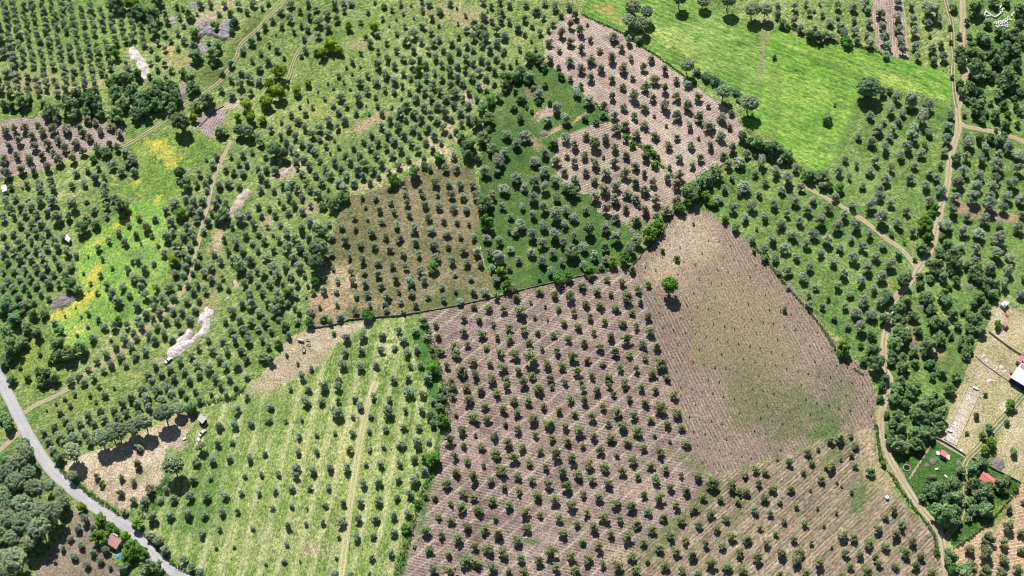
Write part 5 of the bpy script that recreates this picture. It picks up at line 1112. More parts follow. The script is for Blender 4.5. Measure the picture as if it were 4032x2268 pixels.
# ------------------------------------------------------------------ saplings in the bare field
bare = ZP['bare_field'][0]
SAP = trunk_mesh('o', 3)
SAPS = []
r7 = random.Random(5)
for i in range(-12, 20):
    for j in range(-8, 24):
        x, y = 1105 + 33 * i + 82 * j + r7.uniform(-5, 5), 910 + 112 * i + 18 * j + r7.uniform(-7, 7)
        px, py = T(2, 1, [(x, y)])[0]
        if not all(inside(np.array([px + a]), np.array([py + b]), bare)[0] for a, b in ((0, 0), (18, 0), (-18, 0), (0, 14), (0, -20))) or r7.random() < .25: continue
        g = at(px, py)
        SAPS.append((j, i, g))
srow = sorted({s[0] for s in SAPS})
for n_s, (j, i, g) in enumerate(sorted(SAPS)):
    w = r7.uniform(.7, 1.1)
    o = empty('olive_sapling', (g[0], g[1], ground_z(*g) - .02), r7.uniform(0, 6), (w * .8, w * .8, w * 1.2))
    mesh_obj('crown', CROWN['p'][n_s % 6], o)
    mesh_obj('stem', TRUNK['o'][0], o)
    k = sorted(s[1] for s in SAPS if s[0] == j).index(i)
    tag(o, 'tiny sapling in bare field, %s down in %s planting row from left' % (ordinal(k + 1), ordinal(srow.index(j) + 1)), 'sapling', 'saplings planted in rows in the bare field')

# ------------------------------------------------------------------ hedges
LEAF['hd'] = leaf_mat('hedge_leaves', [L(48, 76, 34), L(82, 112, 56), L(124, 150, 84)])
LEAF['hg'] = leaf_mat('green_hedge_leaves', [L(58, 90, 38), L(88, 122, 56), L(124, 152, 80)])


def hedge(name, pts, width, height, label, mat='hd', seed=1, gap=0.0):
    ln = smooth(G(pts), 0.5)
    rs = np.random.RandomState(seed)
    dn = vnoise(ln[:, 0], ln[:, 1], 7.0, seed, 2)
    vs, tone = [], []
    for i, p in enumerate(ln):
        if dn[i] < gap: continue
        k = .5 + dn[i]
        for _ in range(2):
            c = np.array([p[0] + rs.uniform(-.5, .5) * width * k, p[1] + rs.uniform(-.5, .5) * width * k, height * k * rs.uniform(.15, .8)])
            n = 26
            d = rs.normal(size=(n, 3)); d /= np.linalg.norm(d, axis=1)[:, None]
            q = c + d * rs.uniform(.3, .55) * min(height, 1.3) * .8
            q[:, 2] = np.maximum(q[:, 2], .02)
            nr = d + np.array([0, 0, .5]) + rs.normal(size=(n, 3)) * .4; nr /= np.linalg.norm(nr, axis=1)[:, None]
            u = np.cross(nr, rs.normal(size=(n, 3))); u /= np.linalg.norm(u, axis=1)[:, None]
            w = np.cross(nr, u)
            s = rs.uniform(.12, .26, (n, 1))
            vs.append(np.stack([q - u * s, q - w * s * .6, q + u * s, q + w * s * .6], 1).reshape(-1, 3))
            tone.append(np.clip(.3 * rs.rand() + .7 * rs.rand(n), 0, 1))
    v = np.concatenate(vs)
    me = np_mesh(name, v, np.arange(len(v)).reshape(-1, 4), LEAF[mat])
    a = me.attributes.new('tone', 'FLOAT', 'FACE')
    a.data.foreach_set('value', np.concatenate(tone).astype(np.float32))
    o = mesh_obj(name, me)
    return tag(o, label, 'hedge', kind='thing')


hedge('hedge', T(0, 2, [(440, 615), (500, 690), (600, 770), (700, 845), (800, 915), (910, 985)]), 1.8, 1.8, 'dark roadside hedge between the pale road and the dry clearing', seed=2)
hedge('hedge', T(0, 2, [(1060, 1100), (1130, 1185), (1240, 1300), (1330, 1375), (1450, 1440), (1520, 1480)]), 1.2, 1.2, 'thin roadside hedge between the pale road and the pale green orchard', seed=3)
hedge('hedge', T(0, 2, [(1260, 735), (1200, 800), (1130, 870), (1080, 950), (1060, 1030)]), 3.4, 2.4, 'leafy hedge between the dry clearing and the pale green orchard', seed=4)
hedge('hedge', T(0, 2, [(1850, 30), (1750, 110), (1620, 130), (1480, 170), (1380, 190)]), 1.6, 1.5, 'dark hedge above the grey-roofed hut', seed=5, gap=.3)
hedge('hedge', T(2, 0, [(520, 105), (660, 172), (760, 212), (860, 270), (960, 338), (1060, 400), (1160, 470), (1280, 560), (1400, 650)]), 1.1, .9, 'low dark hedge between the upper ploughed and crop field', seed=6)
hedge('hedge', T(2, 0, [(620, 775), (740, 905), (870, 1025), (1000, 1135), (1130, 1255), (1235, 1352)]), 1.5, .9, 'low green hedge line between the two pinkish ploughed fields', 'hg', seed=7, gap=.25)
hedge('hedge', T(1, 2, [(1295, -400), (1335, -250), (1390, -60), (1430, 50), (1440, 180), (1440, 280), (1405, 370)]), 4.2, 1.9, 'bushy green hedge on the upper ploughed orchard boundary', 'hg', seed=8)
hedge('hedge', T(1, 2, [(1370, 480), (1360, 640), (1280, 760), (1230, 900), (1180, 1060), (1150, 1180), (1100, 1310), (1050, 1480)]), 2.6, 1.1, 'low green hedge on the lower ploughed orchard boundary', 'hg', seed=9)
hedge('hedge', T(3, 1, [(-110, 400), (0, 540), (90, 650), (200, 780), (330, 930), (430, 1060), (540, 1240), (640, 1330), (740, 1390)]), 1.1, .9, 'scrubby hedge along the curved right edge of bare field', seed=10, gap=.35)
hedge('hedge', T(3, 2, [(812, 300), (830, 430), (850, 560), (890, 640), (955, 720), (1000, 800), (1080, 910), (1180, 1030), (1255, 1150), (1275, 1300), (1310, 1440)]), 1.4, 1.0, 'scrubby hedge along the left verge of the lower dirt road', seed=11, gap=.3)
hedge('hedge', T(3, 2, [(1420, 1235), (1500, 1180), (1600, 1100), (1700, 1010), (1800, 900), (1885, 780)]), 1.3, 1.0, 'hedge along the lower garden fence', seed=12)
hedge('hedge', T(2, 1, [(-680, 895), (-300, 822), (0, 752), (300, 680), (560, 622), (880, 560), (960, 480), (1060, 390), (1140, 280), (1230, 150), (1290, 80)]), 1.0, .8, 'low scrub growing along the wall of the ploughed orchard', seed=13, gap=.5)
hedge('hedge', T(2, 1, [(1380, 60), (1300, 20), (1370, -40), (1450, -110), (1560, -190)]), 4.5, 3.0, 'tall dark hedge at the top corner of bare field', seed=14)
hedge('hedge', T(3, 0, [(-90, 1060), (0, 1120), (90, 1150), (170, 1210), (260, 1290), (400, 1330)]), 3.4, 2.4, 'tall dark hedge below the right crop field', seed=15)
hedge('hedge', T(3, 0, [(60, 150), (130, 195), (250, 250), (330, 275), (440, 290), (560, 330), (700, 355), (860, 405)]), 1.6, 1.3, 'dark hedge along the top of the right crop field', seed=16, gap=.3)
hedge('hedge', T(2, 0, [(1380, 550), (1460, 585), (1540, 625), (1620, 665), (1700, 710), (1740, 760)]), 3.6, 1.6, 'bluish leafy thicket between crop field and ploughed field', 'c', seed=17)

# ------------------------------------------------------------------ rock outcrops
def rock_mat(name, cols):
    m = NT(name)
    P = m.pos()
    f = m.math('MULTIPLY_ADD', m.noise(P, .35, 5, .65, .6), .6, m.math('MULTIPLY', m.noise(m.rot(P, 40, (1, .4, 1)), 1.3, 4, .65), .4))
    vo = m.n('ShaderNodeTexVoronoi', feature='DISTANCE_TO_EDGE')
    m.set(vo.inputs['Vector'], P)
    vo.inputs['Scale'].default_value = .55
    crack = m.rng(vo.outputs['Distance'], 0, .07, .55, 1)
    cc = m.n('ShaderNodeCombineColor')
    for i in range(3): m.set(cc.inputs[i], crack)
    m.bump(f, .5)
    return m.out(m.mix(1.0, m.ramp(m.rng(f, .35, .65), cols), cc.outputs[0], 'MULTIPLY'))


ROCKW = rock_mat('pale_rock', [A(166, 152, 142), A(222, 212, 206), A(250, 246, 242)])
ROCKG = rock_mat('grey_rock', [A(110, 106, 108), A(160, 154, 156), A(204, 198, 198)])
ROCKP = rock_mat('pink_rock', [A(160, 138, 120), A(204, 182, 166), A(230, 214, 204)])


def outcrop(poly_px, mat, label, hmax=1.1, seed=0, name='rock_outcrop', cat='rock', cell=.55):
    gp_ = G(poly_px)
    xs, ys = [p[0] for p in gp_], [p[1] for p in gp_]
    cxm, cym = sum(xs) / len(xs), sum(ys) / len(ys)
    n_x, n_y = int((max(xs) - min(xs) + 3) / cell) + 1, int((max(ys) - min(ys) + 3) / cell) + 1
    x, y = np.meshgrid(min(xs) - 1.5 + cell * np.arange(n_x + 1), min(ys) - 1.5 + cell * np.arange(n_y + 1))
    jx_, jy_ = (vnoise(x, y, 2.5, seed + 5) - .5) * 2.4, (vnoise(x, y, 2.5, seed + 6) - .5) * 2.4
    ins = inside(x + jx_, y + jy_, gp_)
    d = ins.astype(float)
    for _ in range(3):
        e = d.copy()
        e[1:-1, 1:-1] = (d[1:-1, 1:-1] + d[:-2, 1:-1] + d[2:, 1:-1] + d[1:-1, :-2] + d[1:-1, 2:]) / 5
        d = e
    ridge = 1 - np.abs(vnoise(x * .8 + y * .6, y * .8 - x * .6, 3.2, seed + 9, 4, .6) - .5) * 2
    z = d * (hmax * ridge ** 1.5) - .35 * (1 - d) + (np.random.RandomState(seed).rand(*x.shape) - .5) * .22 * d
    qi = np.arange(x.size).reshape(x.shape)
    q = np.stack([qi[:-1, :-1], qi[:-1, 1:], qi[1:, 1:], qi[1:, :-1]], -1)
    keep_ = (ins[:-1, :-1] | ins[:-1, 1:] | ins[1:, 1:] | ins[1:, :-1])
    q = q[keep_]
    u, inv = np.unique(q.ravel(), return_inverse=True)
    v = np.stack([x - cxm, y - cym, z], -1).reshape(-1, 3)[u]
    o = mesh_obj(name, np_mesh(name, v, inv.reshape(-1, 4), mat))
    o.location = (cxm, cym, 0)
    return tag(o, label, cat)


outcrop(T(0, 0, [(985, 350), (1010, 345), (1050, 400), (1090, 450), (1120, 510), (1125, 560), (1100, 610), (1075, 620), (1070, 570), (1040, 520), (1040, 460), (990, 460), (970, 410)]), ROCKW, 'white limestone outcrop on the hillside above the thicket', 1.2, 1)
outcrop(T(0, 0, [(1500, 190), (1560, 150), (1600, 230), (1650, 270), (1650, 200), (1700, 140), (1765, 150), (1745, 250), (1700, 310), (1650, 290), (1600, 275), (1560, 260), (1490, 300), (1500, 250)]), ROCKG, 'large jagged grey rock outcrop at the upper left', 2.0, 2)
outcrop(T(0, 0, [(1280, 130), (1320, 120), (1340, 170), (1290, 200)]), ROCKG, 'small grey rock left of the jagged grey outcrop', .9, 3)
outcrop(T(0, 0, [(1360, 660), (1420, 650), (1422, 700), (1390, 745), (1360, 720)]), ROCKG, 'grey rock at the right end of the thicket', 1.4, 4)
outcrop(T(0, 0, [(1395, 510), (1440, 475), (1455, 520), (1410, 535)]), ROCKG, 'small grey rock above the thicket end', 1.0, 5)
outcrop(T(0, 0, [(1490, 330), (1560, 325), (1590, 380), (1540, 410), (1500, 385)]), ROCKG, 'grey rock patch just below the jagged outcrop', .8, 6)
outcrop(T(0, 0, [(1440, 20), (1505, 15), (1485, 60), (1420, 55)]), ROCKG, 'grey rock patch at the top edge of upper left', .7, 7)
outcrop(T(0, 1, [(1870, -20), (1905, 0), (1860, 60), (1830, 110), (1780, 150), (1740, 215), (1722, 190), (1740, 130), (1770, 80), (1800, 30)]), ROCKP, 'pinkish rock slab beside the left track', 1.1, 8)
outcrop(T(0, 1, [(1763, 645), (1790, 675), (1802, 722), (1780, 735), (1765, 690)]), ROCKP, 'narrow pinkish rock in the grove above the pale rock', .7, 9)
outcrop(T(0, 1, [(1698, 800), (1745, 768), (1742, 786), (1706, 810)]), ROCKP, 'small pinkish rock just above the big pale rock', .5, 10)
outcrop([(x / 5.575 + 640, y / 5.575 + 1180) for x, y in [(110, 1180), (200, 1050), (330, 900), (480, 760), (600, 610), (665, 680), (560, 800), (480, 890), (560, 865), (610, 900), (700, 790), (790, 700), (890, 620), (890, 500), (770, 500), (800, 420), (900, 270), (970, 130), (1010, 210), (1100, 200), (1140, 260), (1040, 400), (1030, 560), (950, 700), (850, 800), (740, 840), (640, 980), (500, 1080), (330, 1220), (180, 1260)]], ROCKW, 'big pale rock slab slanting through the left grove', .9, 11)
outcrop(T(1, 0, [(165, 1335), (200, 1290), (270, 1262), (275, 1285), (200, 1340)]), ROCKP, 'small pale rock in the knot of the sloping grove', .8, 12)
for i, (x, y, rr) in enumerate([(290, 425, 55), (365, 520, 60), (485, 580, 42), (560, 640, 42), (640, 715, 40), (725, 710, 60), (815, 830, 62), (425, 1045, 85)]):
    c0 = (3832 + x / 6.585, 1340 + y / 6.585)
    k = rr / 6.585
    outcrop([(c0[0] + k * math.cos(a), c0[1] + .8 * k * math.sin(a)) for a in np.linspace(0, 6.28, 9)[:-1]], ROCKW,
            '%s heap of white rubble in the line beside the white barn' % ORD[i].capitalize() if i < 7 else 'broad pale heap of rubble near the gravel plot', .9, 30 + i, 'stone_heap', 'stone heap', .4)

# ------------------------------------------------------------------ walls and fences
STONE = rock_mat('dry_stone', [A(104, 98, 88), A(140, 132, 120), A(178, 170, 158)])
CONC = plain('concrete', A(196, 190, 180), .15, 1.5)
WIRE = plain('wire', A(150, 150, 148), .1, 1.0, .5, .8)
POST = plain('pale_post', A(220, 216, 206), .12, 2.0)


def wall(pts, w, h, label, mat, seed=0, rough=.25):
    ln = smooth(G(pts), .6)
    d = np.gradient(ln, axis=0); d /= np.linalg.norm(d, axis=1)[:, None] + 1e-9
    nr = np.stack([-d[:, 1], d[:, 0]], -1)
    rs = np.random.RandomState(seed)
    prof = [(-.5, -.1), (-.46, .55), (-.3, 1.0), (.3, 1.0), (.46, .55), (.5, -.1)]
    c0 = ln[len(ln) // 2]
    vs = []
    for i in range(len(ln)):
        hh = h * (1 + rough * rs.uniform(-1, .6))
        for a, b in prof:
            p = ln[i] + nr[i] * (a * w + rs.uniform(-.12, .12) * w * rough * 3) - c0
            vs.append((p[0], p[1], b * hh + rs.uniform(-.05, .05) * rough))
    n = len(prof)
    q = np.array([[i * n + k, (i + 1) * n + k, (i + 1) * n + k + 1, i * n + k + 1] for i in range(len(ln) - 1) for k in range(n - 1)])
    o = mesh_obj('stone_wall' if mat is STONE else 'boundary_wall', np_mesh('wall', np.array(vs), q, mat))
    o.location = (c0[0], c0[1], 0)
    return tag(o, label, 'wall', kind='thing')


wall(T(1, 1, [(395, 1028), (480, 1020), (560, 1008), (640, 988), (700, 966), (800, 955), (900, 945), (1000, 938), (1090, 930), (1235, 908)]), .9, 1.0, 'rough dry-stone wall above the pale green orchard', STONE, 1)
wall(T(2, 1, [(-690, 905), (-500, 872), (-300, 832), (0, 762), (45, 745), (300, 684), (560, 625)]), .6, .7, 'low stone wall above the ploughed orchard', STONE, 2)
wall(T(2, 1, [(890, 565), (960, 500), (1000, 430), (1080, 380), (1140, 295), (1215, 165), (1290, 90)]), .6, .7, 'low stone wall on the upper left of bare field', STONE, 3)
wall(T(3, 2, [(1260, 405), (1330, 440), (1390, 475), (1490, 540)]), .35, 1.3, 'grey boundary wall above the garden lawn', CONC, 4, .04)
wall(T(3, 2, [(1540, 560), (1620, 595), (1700, 640), (1800, 690), (1905, 745)]), .35, 1.3, 'grey boundary wall behind the red-roofed garden house', CONC, 5, .04)
wall(T(3, 1, [(1665, 1055), (1760, 1130), (1860, 1200), (1932, 1242), (2010, 1290)]), .4, 1.4, 'pale boundary wall across the dry yard', CONC, 6, .04)
wall(T(3, 1, [(1565, 1240), (1640, 1305), (1730, 1370), (1850, 1455)]), .5, .5, 'low stone edging below the white rubble heaps', STONE, 7)
wall(T(0, 0, [(1505, 955), (1570, 890), (1620, 840), (1690, 800)]), .7, .4, 'grassy bank dividing the small ploughed plot', plain('bank', A(104, 112, 60), .2, 1.0), 8)


def fence(pts, label, step=3.0, h=1.5, r=.11):
    ln = smooth(G(pts), step)
    root = empty('wire_fence', (ln[0][0], ln[0][1], 0))
    pm = MB().hexa([(-r, -r, -.1), (r, -r, -.1), (r, r, -.1), (-r, r, -.1)], [(-r * .8, -r * .8, h), (r * .8, -r * .8, h), (r * .8, r * .8, h), (-r * .8, r * .8, h)]).mesh('post', POST)
    wm = MB()
    for i, p in enumerate(ln):
        o = mesh_obj('post', pm, root)
        o.location = (p[0] - ln[0][0], p[1] - ln[0][1], 0)
        o.rotation_euler = (random.Random(i).uniform(-.05, .05), random.Random(i + 9).uniform(-.05, .05), i)
        if i:
            q = ln[i - 1]
            for z in (.45, .9, 1.35): wm.tube((q[0] - ln[0][0], q[1] - ln[0][1], z), (p[0] - ln[0][0], p[1] - ln[0][1], z), .012, n=4)
    wm.build('wire', WIRE, root)
    return tag(root, label, 'fence')


fence(T(2, 1, [(1640, 240), (1780, 370), (1910, 510), (2000, 620), (2150, 780), (2290, 960), (2420, 1120), (2530, 1250), (2700, 1370)]), 'wire fence along the curved right edge of bare field', 5.0)
fence(T(3, 2, [(1400, 1235), (1500, 1172), (1600, 1092), (1690, 1012), (1800, 892), (1895, 765)]), 'white-posted fence between garden and orange soil', 3.2, 1.5, .17)
fence(T(3, 2, [(1058, 720), (1090, 770), (1150, 880), (1250, 1000), (1310, 1090), (1355, 1138)]), 'white-posted fence between garden and dirt road', 3.2, 1.5, .16)
fence(T(3, 2, [(1080, 702), (1140, 605), (1190, 528), (1240, 440)]), 'short fence dividing the garden lawn', 2.6, 1.4, .14)
fence(T(3, 2, [(790, 200), (805, 270), (832, 480), (880, 622), (965, 715), (1005, 805), (1090, 915), (1200, 1055), (1265, 1165), (1290, 1360), (1335, 1460)]), 'white-posted fence on the left verge of the lower dirt road', 5.0, 1.4, .15)
fence(T(1, 2, [(1180, 1060), (1150, 1180), (1100, 1300), (1055, 1440)]), 'short post line beside the lower ploughed orchard hedge', 5.0, 1.3, .13)

# ------------------------------------------------------------------ buildings
def roof_mat(name, col, period=.5, ang=0.0, dirt=.25):
    m = NT(name)
    O = m.obj()
    w = m.n('ShaderNodeTexWave', wave_type='BANDS', bands_direction='X')
    m.set(w.inputs['Vector'], m.rot(O, ang))
    w.inputs['Scale'].default_value = .314 / period
    f = m.noise(O, .7, 4, .65)
    lo = tuple(c * (1 - dirt) for c in col[:3]) + (1,)
    hi = tuple(min(.95, c * (1 + dirt * .6)) for c in col[:3]) + (1,)
    m.bump(w.outputs['Fac'], .06)
    m.bsdf.inputs['Roughness'].default_value = .55
    return m.out(m.ramp(m.rng(f, .3, .7), [lo, hi]))


WHITEW = plain('white_render', A(226, 222, 214), .1, 1.0)
GLASS = plain('dark_glass', (.02, .03, .045, 1), .3, 2.0, .15, 0, .5)
WOOD = plain('door_wood', A(120, 88, 62), .25, 2.0)
STEELW = roof_mat('white_sheet_roof', A(236, 235, 233), .8, 30, .06)
REDROOF = roof_mat('red_metal_roof', A(234, 128, 126), .6, -36, .08)
PINKROOF = roof_mat('pink_metal_roof', A(224, 136, 150), .5, -36, .1)
TILEROOF = roof_mat('faded_tile_roof', A(208, 150, 138), .35, -37, .3)
GREYROOF = roof_mat('grey_sheet_roof', A(198, 200, 194), .8, 30, .08)
NAVY = plain('navy_wall', A(52, 62, 96), .2, 1.0)
BLUE = plain('blue_tarp', A(96, 140, 190), .25, 1.2, .5)
LBLUE = plain('pale_blue_plastic', A(126, 170, 206), .15, 2.0, .4)


def house(name, label, cat, corners, h, roofm, wallm, rise=.8, ridge=0, over=.3, door=True, wins=((0, .3), (0, .72), (1, .5), (2, .5)), mono=False):
    """corners: the four roof corners in the photo, in order round the roof; ridge: first edge the ridge crosses"""
    P = [np.array(at(x, y, h)) for x, y in corners]
    if sum(P[i][0] * P[(i + 1) % 4][1] - P[(i + 1) % 4][0] * P[i][1] for i in range(4)) < 0: P = P[::-1]
    P = P[ridge:] + P[:ridge]
    c0 = sum(P) / 4
    root = empty(name, (c0[0], c0[1], 0))
    P = [p - c0 for p in P]
    W = [p * (1 - 2 * over / (np.linalg.norm(p) * 1.41 + .01)) for p in P]
    wm = MB()
    lo = [(p[0], p[1], -.2) for p in W]
    hi = [(p[0], p[1], h - .03) for p in W]
    wm.hexa(lo, hi)
    if not mono:
        for a, b in ((0, 1), (2, 3)):
            mid = (W[a] + W[b]) / 2
            inn = mid * .92
            wm.add([(W[a][0], W[a][1], h - .04), (W[b][0], W[b][1], h - .04), (mid[0], mid[1], h + rise * .85), (inn[0], inn[1], h - .04)], [(0, 1, 2), (1, 3, 2), (3, 0, 2)])
    wm.build('wall', wallm, root)
    t = .12
    if mono:
        rz = [h, h, h + rise, h + rise]
        rf = MB().hexa([(p[0], p[1], z) for p, z in zip(P, rz)], [(p[0], p[1], z + t) for p, z in zip(P, rz)]).build('roof', roofm, root)
    else:
        m0, m1 = (P[0] + P[1]) / 2, (P[2] + P[3]) / 2
        rm = MB()
        for a, b in (((P[1], P[2]), (m1, m0)), ((P[3], P[0]), (m0, m1))):
            q = [(a[0][0], a[0][1], h), (a[1][0], a[1][1], h), (b[0][0], b[0][1], h + rise), (b[1][0], b[1][1], h + rise)]
            rm.hexa(q, [(x, y, z + t) for x, y, z in q])
        rf = rm.build('roof', roofm, root)
        MB().tube((m0[0], m0[1], h + rise + t * .8), (m1[0], m1[1], h + rise + t * .8), .13, n=6).build('ridge_cap', roofm, rf)

    def on_wall(e, f, w_, z0, z1, nm, mat):
        a, b = W[e], W[(e + 1) % 4]
        d = (b - a) / np.linalg.norm(b - a)
        nrm = np.array([d[1], -d[0]])
        p = a + (b - a) * f
        q = [p - d * w_ / 2 - nrm * .05, p + d * w_ / 2 - nrm * .05, p + d * w_ / 2 + nrm * .05, p - d * w_ / 2 + nrm * .05]
        return MB().hexa([(x, y, z0) for x, y in q], [(x, y, z1) for x, y in q]).build(nm, mat, root)
    if door:
        dr = on_wall(1, .5, 1.0, 0, min(2.05, h - .3), 'door', WOOD)
    for e, f in wins:
        if h > 1.9: on_wall(e, f, 1.0, 1.0, min(h - .25, 2.0), 'window', GLASS)
    tag(root, label, cat)
    return root, c0


def px(org, sc, pts): return [(org[0] + x / sc, org[1] + y / sc) for x, y in pts]


HOUSE, hc = house('tiled_house', 'house with faded pink tiled roof beside the pale road', 'house', px((360, 2050), 9.66, [(790, 495), (1180, 770), (935, 1085), (515, 825)]), 3.0, TILEROOF, WHITEW, .9, mono=True)
tank_p = [at(*p, 3.9) for p in px((360, 2050), 9.66, [(820, 500), (1010, 610)])]
tk = MB().tube((tank_p[0][0] - hc[0], tank_p[0][1] - hc[1], 4.3), (tank_p[1][0] - hc[0], tank_p[1][1] - hc[1], 4.1), .38, n=12).build('roof_tank', WHITEW, HOUSE)
house('garden_house', 'house with bright red gabled metal roof among dark trees', 'house', px((3680, 1740), 6.9, [(1340, 765), (1690, 1050), (1580, 1255), (1200, 1000)]), 3.0, REDROOF, WHITEW, 1.0, ridge=1)
house('garden_hut', 'small hut with pink metal roof on the garden lawn', 'hut', px((3680, 1740), 6.9, [(200, 210), (350, 315), (290, 425), (130, 320)]), 2.6, PINKROOF, WHITEW, .4, mono=True)
g_ = at(3692.5, 1784, .3)
tag(MB().box(-.9, .9, -.9, .9, 0, .35).box(-.9, -.7, -.9, .9, .35, 1.0).build('porch_bench', WHITEW), 'white plinth beside the small pink-roofed hut', 'bench').location = (g_[0], g_[1], 0)
g_ = at(3731, 1800)
tag(MB().hexa([(-1.2, -1.6, 0), (1.0, -1.3, 0), (1.3, 1.2, 0), (-.9, 1.5, 0)], [(-1.2, -1.6, .12), (1.0, -1.3, .12), (1.3, 1.2, .12), (-.9, 1.5, .12)]).build('paving_slab', plain('pale_paving', A(214, 204, 170), .12, 1.0)), 'pale paved apron right of the small pink-roofed hut', 'paving').location = (g_[0], g_[1], .05)
house('yard_shed', 'small square shed with pink roof in the dry yard', 'shed', px((3900, 1230), 14.5, [(860, 460), (1045, 590), (880, 840), (680, 680)]), 2.4, PINKROOF, WHITEW, .35, ridge=1, over=.12, wins=())
house('canvas_shelter', 'white canvas shelter patched with blue at the yard top', 'shelter', px((3872, 1150), 12.07, [(1000, 430), (1230, 500), (1040, 720), (810, 575)]), 2.2, STEELW, WHITEW, .25, mono=True, door=False, wins=(), over=.1)
q = [at(x, y, 2.62) for x, y in px((3872, 1150), 12.07, [(1000, 560), (1100, 640), (1020, 745), (960, 660)])]
cq = np.mean(np.array(q), axis=0)
o = tag(MB().hexa([(x - cq[0], y - cq[1], 0) for x, y in q], [(x - cq[0], y - cq[1], .06) for x, y in q]).build('tarpaulin', BLUE), 'blue tarpaulin on the white canvas shelter', 'tarpaulin')
o.location = (cq[0], cq[1], 2.5)
BARN, bc = house('barn', 'large white-roofed barn with navy wall at the right edge', 'barn', [(4022, 1427), (4124, 1488), (4079, 1547), (3977, 1486)], 4.2, STEELW, NAVY, .5, ridge=1, wins=((0, .3),))
q = [at(x, y, 4.75) for x, y in [(4023, 1431), (4046, 1446), (4040, 1460), (4017, 1445)]]
MB().hexa([(x - bc[0], y - bc[1], 4.62) for x, y in q], [(x - bc[0], y - bc[1], 4.9) for x, y in q]).build('roof_panel', PINKROOF, BARN)
house('barn_annex', 'small red-roofed annex beside the white barn', 'shed', px((3832, 1340), 6.585, [(1250, 375), (1320, 440), (1240, 585), (1120, 530)]), 2.6, PINKROOF, WHITEW, .4, mono=True, wins=(), over=.1)
house('grey_hut', 'dark hut with pale grey roof beside the dry clearing', 'hut', px((700, 1600), 9.66, [(880, 290), (1110, 470), (930, 670), (740, 480)]), 2.7, GREYROOF, plain('dark_boards', A(70, 62, 58), .2, 2.0), .3, mono=True)
house('metal_shed', 'white metal shed amid trees in the left grove', 'shed', px((180, 880), 12.07, [(1010, 530), (1210, 740), (1095, 890), (850, 710)]), 2.4, STEELW, plain('grey_sheet_wall', A(150, 152, 150), .15, 1.0), .5, mono=True, wins=(), over=.1)
house('white_shed', 'white-roofed shed at the left picture edge', 'shed', px((0, 700), 12.07, [(60, 410), (300, 335), (350, 600), (115, 690)]), 2.5, STEELW, WHITEW, .3, mono=True, wins=((0, .5),), over=.1)
house('coop', 'tiny red-roofed coop right of the white-roofed shed', 'coop', px((0, 700), 12.07, [(930, 290), (1010, 260), (1110, 430), (1010, 460)]), 1.5, roof_mat('coop_roof', A(206, 130, 120), .3, 60, .2), WHITEW, .3, mono=True, wins=(), door=False, over=.08)
house('lean_to', 'white sheet-roofed lean-to below the parked car at the hut', 'shelter', px((700, 1600), 9.66, [(800, 1170), (860, 1270), (790, 1345), (715, 1235)]), 1.6, STEELW, WHITEW, .2, mono=True, wins=(), door=False, over=.08)

# ------------------------------------------------------------------ vehicles
TYRE = plain('tyre', (.02, .02, .02, 1), .2, 4.0)
CARW = plain('white_car_paint', A(228, 228, 228, 1.1), .04, 1.0, .3, 0, .5)
CARG = plain('silver_car_paint', A(176, 178, 182), .05, 1.0, .35, .4, .5)
LAMP = plain('lamp_glass', A(210, 214, 220), .1, 4.0, .2)


def car(px_c, px_dir, label, paint):
    g = at(*px_c)
    h_ = at(px_c[0] + px_dir[0], px_c[1] + px_dir[1])
    root = empty('parked_car', (g[0], g[1], .03), math.atan2(h_[1] - g[1], h_[0] - g[0]))
    b = MB()
    b.hexa([(-2.05, -.8, .28), (2.05, -.78, .28), (2.05, .78, .28), (-2.05, .8, .28)], [(-2.1, -.85, .72), (2.1, -.8, .66), (2.1, .8, .66), (-2.1, .85, .72)])
    b.hexa([(-2.1, -.85, .72), (2.1, -.8, .66), (2.1, .8, .66), (-2.1, .85, .72)], [(-2.0, -.76, .95), (2.0, -.7, .82), (2.0, .7, .82), (-2.0, .76, .95)])
    b.hexa([(-1.75, -.74, .94), (.95, -.74, .92), (.95, .74, .92), (-1.75, .74, .94)], [(-1.3, -.6, 1.46), (.15, -.6, 1.46), (.15, .6, 1.46), (-1.3, .6, 1.46)])
    body = b.build('body', paint, root)
    MB().hexa([(.98, -.66, .95), (1.0, .66, .95), (.99, .66, .95), (.97, -.66, .95)], [(.24, -.54, 1.42), (.24, .54, 1.42), (.19, .54, 1.43), (.19, -.54, 1.43)]).build('windscreen', GLASS, root)
    MB().hexa([(-1.8, -.64, .97), (-1.77, -.64, .97), (-1.77, .64, .97), (-1.8, .64, .97)], [(-1.4, -.52, 1.42), (-1.36, -.52, 1.42), (-1.36, .52, 1.42), (-1.4, .52, 1.42)]).build('rear_window', GLASS, root)
    for s in (-1, 1):
        MB().hexa([(-1.55, s * .755, .97), (.75, s * .755, .97), (.75, s * .735, .97), (-1.55, s * .735, .97)], [(-1.25, s * .64, 1.4), (.1, s * .64, 1.4), (.1, s * .61, 1.4), (-1.25, s * .61, 1.4)]).build('side_window', GLASS, root)
        MB().box(2.0, 2.12, s * .6 - .15, s * .6 + .15, .55, .68).build('headlight', LAMP, root)
        for x in (-1.3, 1.3):
            w = MB().tube((x, s * .62, .3), (x, s * .84, .3), .31, n=14).build('wheel', TYRE, root)
            MB().tube((x, s * .83, .3), (x, s * .855, .3), .18, n=10).build('rim', CARG, w)
    return tag(root, label, 'car')


car((797, 1707), (-190, 180), 'white car parked below the grey-roofed hut', CARW)
car((664, 1421), (-140, 100), 'silver-white car parked at the foot of the pale rock', CARG)

